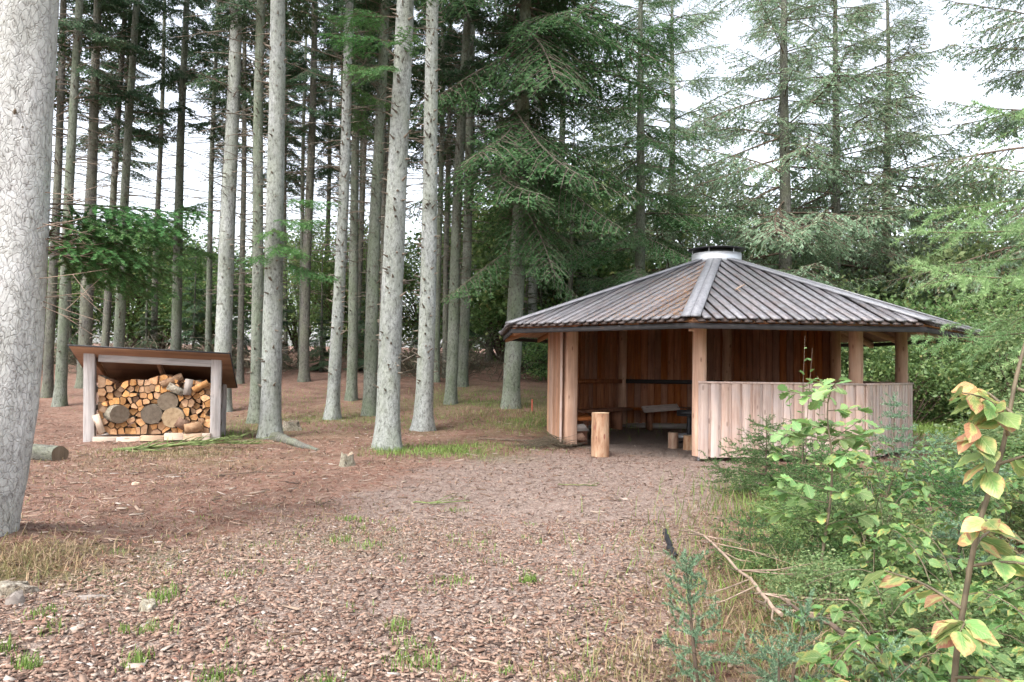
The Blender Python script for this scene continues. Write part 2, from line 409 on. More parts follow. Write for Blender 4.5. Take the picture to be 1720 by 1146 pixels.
def broad_leaf_obj_mat(name, green, yellow, brown, edge=0.75, amt=1.0):
    """one leaf per object: green blade with browned or yellowed margin, pale veins"""
    m, t, out = new_mat(name)
    tc = t.nodes.new('ShaderNodeTexCoord')
    sx = t.nodes.new('ShaderNodeSeparateXYZ'); t.links.new(tc.outputs['Generated'], sx.inputs[0])
    r = objrand(t); rv = rnd_vec(t, r)
    mp = t.nodes.new('ShaderNodeMapping'); t.links.new(tc.outputs['Generated'], mp.inputs[0]); t.links.new(rv, mp.inputs['Location'])
    n = nd(t, 'ShaderNodeTexNoise', Vector=mp.outputs[0], Scale=3.2, Detail=4.0)
    dy = math_(t, 'ABSOLUTE', math_(t, 'SUBTRACT', sx.outputs[1], 0.5))
    dx = math_(t, 'ABSOLUTE', math_(t, 'SUBTRACT', sx.outputs[0], 0.45))
    d = math_(t, 'ADD', math_(t, 'MULTIPLY', dy, 1.35), math_(t, 'MULTIPLY', dx, 0.75))
    d = math_(t, 'ADD', d, math_(t, 'MULTIPLY', math_(t, 'SUBTRACT', n.outputs[0], 0.5), 1.1))
    d = math_(t, 'ADD', d, math_(t, 'MULTIPLY', math_(t, 'SUBTRACT', r, 0.5), 0.5 * amt))
    col = ramp(t, d, [(edge - 0.42, green), (edge - 0.2, tuple(a * 0.5 + b * 0.5 for a, b in zip(green, yellow))), (edge - 0.03, yellow), (edge + 0.12, brown)])
    hv = nd(t, 'ShaderNodeHueSaturation', Color=col)
    t.links.new(math_(t, 'ADD', math_(t, 'MULTIPLY', math_(t, 'FRACT', math_(t, 'MULTIPLY', r, 17.3)), 0.75), 0.6), hv.inputs['Value'])
    t.links.new(math_(t, 'ADD', math_(t, 'MULTIPLY', math_(t, 'FRACT', math_(t, 'MULTIPLY', r, 5.9)), 0.05), 0.485), hv.inputs['Hue'])
    col = hv.outputs[0]
    wv = math_(t, 'SINE', math_(t, 'ADD', math_(t, 'MULTIPLY', sx.outputs[0], 52.0), math_(t, 'MULTIPLY', dy, -46.0)))
    vein = math_(t, 'MULTIPLY', math_(t, 'POWER', math_(t, 'MAXIMUM', wv, 0.0), 6.0), 0.28)
    mid = math_(t, 'LESS_THAN', dy, 0.018)
    col = mixc(t, math_(t, 'MAXIMUM', vein, math_(t, 'MULTIPLY', mid, 0.6)), col, (0.42, 0.45, 0.22))
    b = nd(t, 'ShaderNodeBsdfPrincipled', Base__Color=col, Roughness=0.45)
    bp = nd(t, 'ShaderNodeBump', Strength=0.3, Distance=0.002, Height=wv); t.links.new(bp.outputs[0], b.inputs['Normal'])
    tr = nd(t, 'ShaderNodeBsdfTranslucent', Color=col)
    mx = nd(t, 'ShaderNodeMixShader', Fac=0.35)
    t.links.new(b.outputs[0], mx.inputs[1]); t.links.new(tr.outputs[0], mx.inputs[2]); t.links.new(mx.outputs[0], out.inputs[0])
    return m
M['beech_leaf'] = broad_leaf_obj_mat('beech_leaf', (0.24, 0.36, 0.11), (0.56, 0.50, 0.20), (0.48, 0.23, 0.13), edge=0.62, amt=1.6)
M['oak_leaf'] = broad_leaf_obj_mat('oak_leaf', (0.23, 0.37, 0.13), (0.40, 0.45, 0.13), (0.45, 0.28, 0.10), edge=0.98, amt=1.0)
M['bramble_leaf'] = broad_leaf_obj_mat('bramble_leaf', (0.14, 0.25, 0.075), (0.34, 0.36, 0.10), (0.42, 0.25, 0.10), edge=0.86, amt=1.0)

# wood ends of the fire wood
def end_mat(name, c0, c1, c2):
    m, t, out = new_mat(name)
    r = objrand(t); rv = rnd_vec(t, r)
    v = mapping(t, (1, 0.15, 1), loc=rv)
    n = nd(t, 'ShaderNodeTexNoise', Vector=v, Scale=18.0, Detail=5.0)
    wv = nd(t, 'ShaderNodeTexWave', Vector=mapping(t, (1, 0, 1)), Scale=16.0, Distortion=3.0, _wave_type='RINGS', _rings_direction='Y')
    f = math_(t, 'ADD', math_(t, 'MULTIPLY', n.outputs[0], 0.75), math_(t, 'MULTIPLY', wv.outputs['Fac'], 0.25))
    col = ramp(t, f, [(0.25, c0), (0.5, c1), (0.75, c2)])
    hsn = nd(t, 'ShaderNodeHueSaturation', Color=col)
    t.links.new(math_(t, 'ADD', math_(t, 'MULTIPLY', r, 0.85), 0.45), hsn.inputs['Value'])
    t.links.new(math_(t, 'ADD', math_(t, 'MULTIPLY', math_(t, 'FRACT', math_(t, 'MULTIPLY', r, 9.1)), 0.3), 0.85), hsn.inputs['Saturation'])
    b = nd(t, 'ShaderNodeBsdfPrincipled', Base__Color=hsn.outputs[0], Roughness=0.85)
    bp = nd(t, 'ShaderNodeBump', Strength=0.5, Distance=0.01, Height=n.outputs[0]); t.links.new(bp.outputs[0], b.inputs['Normal'])
    t.links.new(b.outputs[0], out.inputs[0])
    return m
M['split_end'] = end_mat('split_end', (0.30, 0.13, 0.05), (0.52, 0.28, 0.13), (0.66, 0.42, 0.23))
M['split_side'] = end_mat('split_side', (0.20, 0.09, 0.05), (0.38, 0.20, 0.12), (0.50, 0.32, 0.2))
M['old_end'] = end_mat('old_end', (0.13, 0.085, 0.05), (0.25, 0.18, 0.115), (0.36, 0.28, 0.19))
M['stool_end'] = end_mat('stool_end', (0.40, 0.25, 0.13), (0.56, 0.40, 0.24), (0.66, 0.52, 0.34))

# ground
def ground_mat():
    m, t, out = new_mat('ground_litter')
    at = t.nodes.new('ShaderNodeAttribute'); at.attribute_name = 'mask'
    sp = t.nodes.new('ShaderNodeSeparateColor'); t.links.new(at.outputs['Color'], sp.inputs[0])
    v = mapping(t, (1, 1, 1))
    big = nd(t, 'ShaderNodeTexNoise', Vector=v, Scale=1.6, Detail=4.0)
    fine = nd(t, 'ShaderNodeTexNoise', Vector=v, Scale=55.0, Detail=6.0, Roughness=0.7)
    vo = nd(t, 'ShaderNodeTexVoronoi', Vector=v, Scale=60.0)
    cell = t.nodes.new('ShaderNodeSeparateColor'); t.links.new(vo.outputs['Color'], cell.inputs[0])
    litter = ramp(t, fine.outputs[0], [(0.30, (0.055, 0.03, 0.023)), (0.45, (0.165, 0.080, 0.056)), (0.58, (0.27, 0.142, 0.10)), (0.72, (0.38, 0.255, 0.195))])
    midn = nd(t, 'ShaderNodeTexNoise', Vector=v, Scale=11.0, Detail=5.0, Roughness=0.7)
    litter = mixc(t, ramp(t, midn.outputs[0], [(0.42, (0, 0, 0)), (0.56, (0.75, 0.75, 0.75))]), litter, (0.27, 0.19, 0.145))
    litter = mixc(t, ramp(t, big.outputs[0], [(0.42, (0, 0, 0)), (0.7, (0.55, 0.55, 0.55))]), litter, (0.075, 0.045, 0.032))
    chip = ramp(t, cell.outputs[0], [(0.0, (0.14, 0.095, 0.078)), (0.3, (0.25, 0.18, 0.148)), (0.65, (0.35, 0.27, 0.225)), (1.0, (0.46, 0.39, 0.34))])
    chip = mixc(t, 0.5, chip, ramp(t, fine.outputs[0], [(0.3, (0.12, 0.08, 0.066)), (0.55, (0.32, 0.24, 0.198)), (0.75, (0.46, 0.385, 0.335))]))
    chip = mixc(t, ramp(t, midn.outputs[0], [(0.36, (0.6, 0.6, 0.6)), (0.52, (0, 0, 0))]), chip, (0.13, 0.085, 0.065))
    gr = ramp(t, fine.outputs[0], [(0.3, (0.05, 0.07, 0.02)), (0.55, (0.12, 0.15, 0.05)), (0.75, (0.22, 0.22, 0.09))])
    grav = ramp(t, fine.outputs[0], [(0.3, (0.13, 0.10, 0.085)), (0.55, (0.24, 0.19, 0.16)), (0.75, (0.36, 0.30, 0.26))])
    col = mixc(t, sp.outputs[0], litter, chip)
    col = mixc(t, sp.outputs[1], col, gr)
    col = mixc(t, sp.outputs[2], col, grav)
    b = nd(t, 'ShaderNodeBsdfPrincipled', Base__Color=col, Roughness=0.92)
    b.inputs['Specular IOR Level'].default_value = 0.2
    h = math_(t, 'ADD', fine.outputs[0], math_(t, 'MULTIPLY', vo.outputs['Distance'], 0.5))
    bp = nd(t, 'ShaderNodeBump', Strength=0.9, Distance=0.02, Height=h); t.links.new(bp.outputs[0], b.inputs['Normal'])
    t.links.new(b.outputs[0], out.inputs[0])
    return m
M['ground'] = ground_mat()

# ------------------------------------------------------------------ ground sheet
def grass_mask(x, y):
    x = np.asarray(x, float); y = np.asarray(y, float)
    n = vnoise(x * 1.1, y * 1.1, 31) * 0.6 + vnoise(x * 3.3, y * 3.3, 32) * 0.4
    g = 0.9 * smooth01(0.25, 1.1, x - np.interp(y, [0, 3, 4, 5, 6, 8, 9.5, 11, 13, 20, 60], [0.0, 0.35, 0.75, 1.2, 1.5, 2.6, 3.4, 5, 7, 8, 8]))
    for gx, gy, gr_, a in ((-0.9, 11.9, 1.1, 0.9), (-2.7, 4.7, 0.7, 0.7), (-4.6, 10.9, 1.3, 0.45), (0.6, 16.5, 2.0, 0.8), (-0.6, 20, 2.4, 0.7), (-4.0, 15.8, 2.0, 0.5), (-2.4, 16.5, 2.2, 0.5), (-1.2, 5.6, 0.5, 0.3)):
        g = np.maximum(g, a * np.exp(-((x - gx) ** 2 + (y - gy) ** 2) / gr_ ** 2))
    return np.clip(g * smooth01(0.28, 0.6, n) , 0, 1)

def axis_coords(lo, hi, step, far):
    a = list(np.arange(lo, hi, step)); s = step; x = a[-1]
    while x < far: s *= 1.25; x += s; a.append(x)
    s = step; x = lo; left = []
    while x > -far: s *= 1.25; x -= s; left.append(x)
    return np.array(left[::-1] + a)
xs = axis_coords(-9, 7, 0.08, 600); ys = axis_coords(1.5, 18, 0.08, 600)
gx, gy = np.meshgrid(xs, ys)
gz = terr(gx, gy)
nx, ny = len(xs), len(ys)
mb = MB()
i = np.arange(ny - 1)[:, None] * nx + np.arange(nx - 1)[None, :]
mb.add(np.stack([gx, gy, gz], -1).reshape(-1, 3), np.stack([i, i + 1, i + nx + 1, i + nx], -1).reshape(-1, 4))
ground = mb.obj('ground', M['ground'], smooth=True)
tag(ground, 'brown forest floor of needle litter with a pale wood chip path', 'ground', kind='structure')
ca = ground.data.color_attributes.new('mask', 'FLOAT_COLOR', 'POINT')
buf = np.zeros((nx * ny, 4), np.float32)
buf[:, 0] = path_mask(gx, gy).ravel(); buf[:, 1] = grass_mask(gx, gy).ravel(); buf[:, 2] = inside_mask(gx, gy).ravel(); buf[:, 3] = 1
ca.data.foreach_set('color', buf.ravel())

# ------------------------------------------------------------------ octagonal shelter
ROT = -0.3412
RP, RE, ZE, ZR = 3.073, 4.271, 1.955, 1.159
T8 = math.tan(math.pi / 8); C8 = math.cos(math.pi / 8)
RA = RE * C8
SLOPE = 0.368
def roof_z(r): return ZE + 0.03 + (RA - r) * SLOPE      # r measured along a facet's middle
shelter = empty('octagonal_shelter', (GX, GY, 0), ROT)
tag(shelter, 'open octagonal timber shelter with grey board roof and half walls on the path', 'shelter')
def facet_obj(name, me, k, mid=True):
    a = (k + (0.5 if mid else 0)) * math.pi / 4
    return link(name, me, shelter, rot=(0, 0, a))

# posts k = -2 (H) -1 (A) 0 (B) 1 (C) 2 (D) 3 (E) 4 (F) 5 (G)
for k in range(-2, 6):
    mb = MB()
    zt = roof_z(RP * C8) - 0.10
    r0 = 0.1 + 0.006 * R.normal()
    zz = np.linspace(0.075 if k != 5 else 0.12, zt, 8)
    if k == -1: cbox(mb, -0.105, 0.095, -RP - 0.13, -RP + 0.07, 0.06, zt, 0.008)
    else: tube(mb, [(0.004 * R.normal(), -RP + 0.004 * R.normal(), z) for z in zz], r0 * (1 - 0.02 * np.arange(8) / 8), 18, jitter=0.008)
    p = facet_obj('post', mb.mesh('post', M['post_wood'], k != -1), k, False)
    if k == -1: p.rotation_euler.z += 0.0
    mb = MB(); box(mb, -0.02, 0.02, -RP - 0.02, -RP + 0.02, -0.05, 0.074); box(mb, -0.05, 0.05, -RP - 0.05, -RP + 0.05, 0.062, 0.0745)
    f = mb.obj('post_foot', M['foot_steel'], p)

# board cladding of half walls and full walls
def clad(k, off, z0, z1, mat, name, wide=0.112, pitch=0.15, proud=0.022, outer=True, trim=0.0, zj=0.006, under=True):
    ap = (RP + off) * C8
    half = (RP + off) * math.sin(math.pi / 8) - trim
    n = int(round(2 * half / pitch)); pw = 2 * half / n
    sgn = -1 if outer else 1
    for i in range(n):
        u = -half + (i + 0.5) * pw
        w = wide * pw / pitch
        mb = MB()
        dz = R.normal() * zj
        y0 = -ap + sgn * (0.022 + R.uniform(0, 0.003)); y1 = y0 + sgn * proud
        cbox(mb, -w / 2, w / 2, min(y0, y1), max(y0, y1), z0 + dz, z1, 0.003)
        o = facet_obj(name, mb.mesh(name, mat), k)
        a = (k + 0.5) * math.pi / 4
        o.location = (u * math.cos(a), u * math.sin(a), 0)
    if under:
        for i in range(n + 1):
            u = -half + i * pw
            w = 0.075
            mb = MB()
            y0 = -ap; y1 = -ap + sgn * 0.02
            lo, hi = max(u - w / 2, -half), min(u + w / 2, half)
            if hi - lo < 0.01: continue
            cbox(mb, lo - u, hi - u, min(y0, y1), max(y0, y1), z0 + R.normal() * zj + 0.004, z1 - 0.002, 0.003)
            o = facet_obj('backing_board', mb.mesh('backing_board', mat), k)
            a = (k + 0.5) * math.pi / 4
            o.location = (u * math.cos(a), u * math.sin(a), 0)

for k in (0, 1, 2):
    clad(k, 0.13, 0.065, ZR - 0.03, M['rail_wood'], 'rail_board')
    half = (RP + 0.13 + 0.05) * math.sin(math.pi / 8); ap = (RP + 0.13) * C8
    mb = MB(); mb.add([(-half, -ap - 0.055, ZR - 0.029), (half, -ap - 0.055, ZR - 0.029), (half - 0.03, -ap + 0.03, ZR - 0.029), (-half + 0.03, -ap + 0.03, ZR - 0.029),
                       (-half, -ap - 0.055, ZR), (half, -ap - 0.055, ZR), (half - 0.03, -ap + 0.03, ZR), (-half + 0.03, -ap + 0.03, ZR)], BOXF)
    facet_obj('rail_cap', mb.mesh('rail_cap', M['rail_wood']), k)
    for z in (0.28, 0.92):
        mb = MB(); hh = RP * math.sin(math.pi / 8) - 0.02
        box(mb, -hh, hh, -RP * C8 - 0.09, -RP * C8 - 0.03, z, z + 0.1)
        facet_obj('cross_rail', mb.mesh('cross_rail', M['beam_wood']), k)
WT = roof_z(RP * C8) - 0.12
for k in (-2, 3, 4, 5):
    clad(k, 0.13, 0.10 if k in (4, 5) else 0.075, WT, M['wall_wood'], 'wall_board', trim=0.01, zj=0.012, under=False)
    # inner lining, seen through the entrance
    clad(k, 0.10, 0.14, 1.02, M['inner_wood'], 'lining_board', wide=0.142, pitch=0.15, outer=False, trim=0.02)
    clad(k, 0.10, 1.10, WT, M['inner_wood'], 'lining_board', wide=0.142, pitch=0.15, outer=False, trim=0.02)
    hh = RP * math.sin(math.pi / 8) - 0.02
    mb = MB(); box(mb, -hh, hh, -RP * C8 - 0.075, -RP * C8 + 0.05, 1.015, 1.105)
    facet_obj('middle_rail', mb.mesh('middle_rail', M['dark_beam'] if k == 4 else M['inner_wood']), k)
    mb = MB(); box(mb, -hh, hh, -RP * C8 - 0.10, -RP * C8 - 0.03, 0.02, 0.13)
    facet_obj('sill_beam', mb.mesh('sill_beam', M['old_plank']), k)
    # bench
    mb = MB(); cz = 0.44
    mb.add([(-hh + 0.02, -RP * C8 + 0.03, cz), (hh - 0.02, -RP * C8 + 0.03, cz), (hh - 0.19, -RP * C8 + 0.42, cz), (-hh + 0.19, -RP * C8 + 0.42, cz),
            (-hh + 0.02, -RP * C8 + 0.03, cz + 0.05), (hh - 0.02, -RP * C8 + 0.03, cz + 0.05), (hh - 0.19, -RP * C8 + 0.42, cz + 0.05), (-hh + 0.19, -RP * C8 + 0.42, cz + 0.05)], BOXF)
    facet_obj('bench_seat', mb.mesh('bench_seat', M['inner_wood']), k)
    for sx in (-0.62, 0.62):
        mb = MB(); box(mb, sx - 0.04, sx + 0.04, -RP * C8 + 0.06, -RP * C8 + 0.36, 0.0, cz - 0.002)
        facet_obj('bench_leg', mb.mesh('bench_leg', M['inner_wood']), k)
# wide end board beside the entrance post
for dx, w, z0 in ((0.0, 0.10, 0.10),):
    mb = MB(); hh = (RP + 0.13) * math.sin(math.pi / 8)
    cbox(mb, hh - 0.04, hh + 0.075, -(RP + 0.13) * C8 - 0.075, -(RP + 0.13) * C8 - 0.045, z0, WT, 0.004)
    facet_obj('corner_board', mb.mesh('corner_board', M['rail_wood']), -2)
# head beams
for k in range(-2, 6):
    hh = RP * math.sin(math.pi / 8)
    mb = MB(); box(mb, -hh, hh, -RP * C8 - 0.06, -RP * C8 + 0.06, WT + 0.0, WT + 0.14 - 0.05)
    facet_obj('head_beam', mb.mesh('head_beam', M['beam_wood']), k)
    # eave fascia
    hh = (RE - 0.07) * math.sin(math.pi / 8); ap = (RE - 0.07) * C8
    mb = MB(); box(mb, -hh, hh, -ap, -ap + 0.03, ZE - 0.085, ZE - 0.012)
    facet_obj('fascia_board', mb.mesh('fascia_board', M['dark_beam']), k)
    # rafters: one on each hip and two on each facet
    def rafter(u, r0, r1, kk, mid, w=0.06, dz=0.06, dep=0.12, zf=roof_z):
        mb = MB(); v = []
        for r in (r0, r1):
            z = zf(r)
            v += [(u - w / 2, -r, z - dz - dep), (u + w / 2, -r, z - dz - dep), (u + w / 2, -r, z - dz), (u - w / 2, -r, z - dz)]
        mb.add(v, [(0, 3, 2, 1), (4, 5, 6, 7), (0, 1, 5, 4), (1, 2, 6, 5), (2, 3, 7, 6), (3, 0, 4, 7)])
        facet_obj('rafter', mb.mesh('rafter', M['soffit_wood']), kk, mid)
    rafter(0, 0.45, RE - 0.13, k, False, 0.08, 0.075, 0.12, lambda r: roof_z(r * C8))
    for u in (-0.55, 0.55): rafter(u, 1.55, RA - 0.11, k, True, 0.05, 0.06, 0.1)

# roof boards: under layer, upper layer, hip boards
def roof_board(u0, u1, zoff, th, rmin, out, clear, name, mat, k, me=None):
    if me is None:
        v = []
        for u, in ((u0,), (u1,)):
            pass
        ra = [max(rmin, (abs(u) + clear) / T8) for u in (u0, u1)]
        if min(RA + out - ra[0], RA + out - ra[1]) < 0.02: return None
        pts = [(u0, RA + out), (u1, RA + out), (u1, ra[1]), (u0, ra[0])]
        uc = (u0 + u1) / 2
        v = [(u - uc, -r, roof_z(r) + zoff) for u, r in pts] + [(u - uc, -r, roof_z(r) + zoff + th) for u, r in pts]
        mb = MB(); mb.add(v, BOXF)
        me = mb.mesh(name, mat)
    a = (k + 0.5) * math.pi / 4; uc = (u0 + u1) / 2
    o = facet_obj(name, me, k)
    o.location = (uc * math.cos(a), uc * math.sin(a), 0)
    return o
EH = RE * math.sin(math.pi / 8)
NB = 21; PB = 2 * EH / NB
for k in range(-2, 6):
    for i in range(NB):
        u = -EH + (i + 0.5) * PB + R.normal() * 0.004
        w = PB * R.uniform(0.64, 0.70)
        tilt = R.normal() * 0.002
        roof_board(u - w / 2, u + w / 2, 0.016 + tilt, 0.026, 0.33, R.uniform(0.0, 0.02), 0.03, 'roof_board', M['roof_wood'], k)
    for i in range(1, NB):
        u = -EH + i * PB
        roof_board(u - 0.05, u + 0.05, -0.030, 0.024, 0.33, R.uniform(-0.01, 0.005), 0.02, 'under_board', M['roof_under'], k)
    for sgn in (-1, 1):          # hip boards
        L0 = RA + 0.03; L1 = 0.43; wd = 0.135
        mb = MB()
        pts = [(sgn * (L0 * T8 - 0.004), L0), (sgn * (L0 * T8 - wd), L0), (sgn * max(L1 * T8 - wd, 0.0), L1), (sgn * (L1 * T8 - 0.004), L1)]
        v = [(u, -r, roof_z(r) + 0.046) for u, r in pts] + [(u, -r, roof_z(r) + 0.074) for u, r in pts]
        mb.add(v, BOXF if sgn < 0 else [tuple(reversed(q)) for q in BOXF])
        facet_obj('hip_board', mb.mesh('hip_board', M['ridge_wood']), k)
# soffit lining under the eaves, between rafters
for k in range(-2, 6):
    mb = MB()
    for r0, r1 in ((2.45, 2.95), (2.96, 3.42), (3.43, RA - 0.10)):
        pts = [(-r0 * T8, r0), (r0 * T8, r0), (r1 * T8, r1), (-r1 * T8, r1)]
        mb = MB(); mb.add([(u, -r, roof_z(r) - 0.062) for u, r in pts] + [(u, -r, roof_z(r) - 0.044) for u, r in pts], [tuple(reversed(q)) for q in BOXF])
        facet_obj('soffit_board', mb.mesh('soffit_board', M['soffit_wood']), k)
# smoke outlet: zinc collar, black lid on rods
def ring_mesh(r0, r1, z0, z1, n=48):
    a = np.arange(n) * 2 * math.pi / n
    c, s = np.cos(a), np.sin(a)
    v = np.concatenate([np.stack([r * c, r * s, np.full(n, z)], -1) for r, z in ((r1, z0), (r1, z1), (r0, z1), (r0, z0))])
    j = np.arange(n); j2 = (j + 1) % n; f = []
    for b in range(4):
        o, q = b * n, ((b + 1) % 4) * n
        f += [(o + x, o + y, q + y, q + x) for x, y in zip(j, j2)]
    return v, f
mb = MB(); v, f = ring_mesh(0.435, 0.45, 3.22, 3.475); mb.add(v, f)
collar = mb.obj('smoke_collar', M['zinc'], shelter, True)
for i in range(6):
    mb = MB(); a = i * math.pi / 3 + 0.3
    tube(mb, [(0.442 * math.cos(a), 0.442 * math.sin(a), z) for z in (3.44, 3.55)], [0.007] * 2, 6)
    mb.obj('lid_rod', M['zinc'], collar)
mb = MB(); v, f = ring_mesh(0.0005, 0.515, 3.545, 3.56); mb.add(v, f)
mb.obj('smoke_lid', M['black_steel'], collar)
# needles lying on the roof boards
mb = MB(); N = 2600
vv = []; ff = []
for j in range(N):
    k = int(R.choice([-1, -1, -1, -1, 0, 1, -2]))
    r = RA * math.sqrt(R.uniform(0.02, 0.98)); u = R.uniform(-1, 1) * r * T8 * 0.97
    if k == -1: u = r * T8 * (1 - 1.6 * R.beta(1.0, 3.4)) * 0.93
    elif k == 0 or k == 1:
        u = (round((u + EH) / PB) * PB - EH) + R.normal() * 0.012
        if abs(u) > r * T8 - 0.02: continue
    a = (k + 0.5) * math.pi / 4
    zz = roof_z(r) + (0.0445 if k not in (0, 1) else -0.0035) + R.uniform(0, 0.004)
    l = R.uniform(0.008, 0.034); w = R.uniform(0.003, 0.007); th = R.uniform(0, math.pi)
    for du, dr in ((l, 0), (0, w), (-l, 0), (0, -w)):
        uu = u + du * math.cos(th) - dr * math.sin(th); rr = r + du * math.sin(th) + dr * math.cos(th)
        vv.append((uu * math.cos(a) + rr * math.sin(a), uu * math.sin(a) - rr * math.cos(a), zz - (rr - r) * SLOPE))
n4 = len(vv) // 4
mb.add(vv, np.arange(n4 * 4).reshape(-1, 4))
o = mb.obj('fallen_needles', M['roof_needles'], shelter); o['kind'] = 'stuff'
# a twig lying on the roof
a0 = Vector((0.62, -2.35)); tw = empty('roof_twig', (0, 0, 0)); 
def roof_pt(k, u, r, dz):
    a = ROT + (k + 0.5) * math.pi / 4
    return (GX + u * math.cos(a) + r * math.sin(a), GY + u * math.sin(a) - r * math.cos(a), roof_z(r) + dz)
mb = MB()
tube(mb, [roof_pt(0, -0.56, 2.60, 0.055), roof_pt(0, -0.47, 2.52, 0.075), roof_pt(0, -0.36, 2.45, 0.10)], [0.011, 0.013, 0.01], 6)
tube(mb, [roof_pt(0, -0.53, 2.57, 0.06), roof_pt(0, -0.50, 2.66, 0.05)], [0.009, 0.006], 5)
bpy.data.objects.remove(tw)
tag(mb.obj('roof_twig', M['dry_stick']), 'short grey twig lying on the pale boards of the shelter roof', 'twig')

# ------------------------------------------------------------------ things in and by the shelter
def log_thing(name, loc, r, h, label, cat, side, end, tilt=(0, 0, 0), group=None, n=22, jit=0.02):
    root = empty(name, loc); root.rotation_euler = tilt
    mb = MB(); zz = np.linspace(0, h, 6)
    a = np.arange(n) * 2 * math.pi / n
    prof = 1 + jit * R.normal(size=n)
    v = np.concatenate([np.stack([r * prof * np.cos(a) * (1.03 - 0.05 * z / h), r * prof * np.sin(a) * (1.03 - 0.05 * z / h), np.full(n, z)], -1) for z in zz])
    i = np.arange(5)[:, None] * n; j = np.arange(n)[None, :]; j2 = (j + 1) % n
    mb.add(v, np.stack([i + j, i + j2, i + n + j2, i + n + j], -1).reshape(-1, 4))
    mb.obj('bark', side, root, True)
    mb = MB()
    for z, s in ((0.0, -1), (h, 1)):
        ring = np.stack([r * prof * np.cos(a) * 0.99 * (1.03 - 0.05 * z / h), r * prof * np.sin(a) * 0.99 * (1.03 - 0.05 * z / h), np.full(n, z + s * 0.002)], -1)
        mb.addpoly(ring, [list(range(n)) if s > 0 else list(range(n))[::-1]])
    mb.obj('cut_end', end, root)
    return tag(root, label, cat, group)
log_thing('log_stool', (1.36, 11.45, -0.005), 0.135, 0.655, 'tall upright log stool with flaking bark at the shelter entrance', 'stool', M['stool_side'], M['stool_end'])
log_thing('log_stool', (2.74, 12.75, -0.005), 0.085, 0.27, 'slim short log stool inside the shelter beside the fire stand', 'stool', M['stool_side'], M['stool_end'])
log_thing('log_stool', (2.98, 12.55, -0.005), 0.115, 0.24, 'wide short log stool half hidden by the shelter corner post', 'stool', M['stool_side'], M['stool_end'])
# fire stand
fs = empty('fire_stand', (3.2, 13.55, 0))
tag(fs, 'black steel fire stand with grate inside the shelter behind the corner post', 'fire stand')
mb = MB(); tube(mb, [(0, 0, 0), (0, 0, 0.62)], [0.045, 0.045], 12); mb.obj('stand_pole', M['black_steel'], fs, True)
mb = MB(); v, f = ring_mesh(0.26, 0.30, 0.12, 0.17, 24); mb.add(v, f); mb.obj('lower_ring', M['foot_steel'], fs)
mb = MB(); v, f = ring_mesh(0.0005, 0.22, 0.50, 0.52, 24); mb.add(v, f); v, f = ring_mesh(0.205, 0.22, 0.52, 0.60, 24); mb.add(v, f); mb.obj('fire_bowl', M['black_steel'], fs)
mb = MB()
for x in np.linspace(-0.19, 0.19, 9): tube(mb, [(x, -math.sqrt(0.215 ** 2 - x * x), 0.64), (x, math.sqrt(0.215 ** 2 - x * x), 0.64)], [0.006] * 2, 5)
mb.obj('grate', M['black_steel'], fs)
mb = MB()
for a in (0.4, 2.5, 4.6): tube(mb, [(0.03 * math.cos(a), 0.03 * math.sin(a), 0.05), (0.3 * math.cos(a), 0.3 * math.sin(a), 0.0)], [0.015] * 2, 6)
mb.obj('stand_foot', M['black_steel'], fs)
# grey board lying askew on the back bench
mb = MB(); cbox(mb, -0.40, 0.40, -0.09, 0.09, 0.0, 0.035)
o = mb.obj('loose_board', M['grey_beam'], loc=(3.15, 15.9, 0.50), rot=(0.5, -0.06, 0.25))
o.rotation_euler = (rad(35), rad(-4), rad(12))
tag(o, 'weathered grey board lying askew on the bench along the back wall', 'board')
# pieces lying under the near end of the left bench
for j, (x, y, z, l, rz, mt, lb) in enumerate(((1.12, 12.72, 0.27, 0.40, 0.3, 'old_plank', 'grey split board end poking out beside the left entrance post'), (1.12, 12.70, 0.12, 0.34, 0.2, 'split_side', 'orange split log lying under the board behind the left entrance post'))):
    mb = MB(); mb.add([(-l / 2, -0.1, 0), (l / 2, -0.06, 0.0), (l / 2, 0.1, 0.0), (-l / 2, 0.1, 0), (-l / 2, -0.08, 0.10), (l / 2 - 0.1, -0.05, 0.12), (l / 2 - 0.08, 0.09, 0.10), (-l / 2, 0.08, 0.09)], BOXF)
    tag(mb.obj('split_log', M[mt], loc=(x, y, z), rot=(0, 0, rz)), lb, 'log')

# ------------------------------------------------------------------ wood shed
SX, SY, SRZ = -5.97, 12.66, rad(15)
shed = empty('wood_shed', (SX, SY, 0), SRZ)
tag(shed, 'small open firewood shed with pale posts and slanting brown roof', 'shed')
for sx in (-0.965, 0.965):
    mb = MB(); cbox(mb, -0.082, 0.082, -0.07, 0.07, 0.0, 1.47 if sx < 0 else 1.40, 0.006)
    o = mb.obj('post', M['grey_post'], shed, loc=(sx, 0, 0.0), rot=(0, rad(-1.6) if sx < 0 else rad(-0.6), 0))
mb = MB(); cbox(mb, -0.06, 0.06, -0.045, 0.045, -0.87, 0.87, 0.005)
o = mb.obj('front_beam', M['grey_post'], shed, loc=(0, 0.0, 1.345), rot=(0, rad(90 + 2.0), 0))
for sx in (-0.965, 0.965):
    mb = MB(); cbox(mb, -0.06, 0.06, -0.05, 0.05, 0.0, 0.95, 0.006)
    mb.obj('rear_post', M['grey_post'], shed, loc=(sx, 1.02, 0))
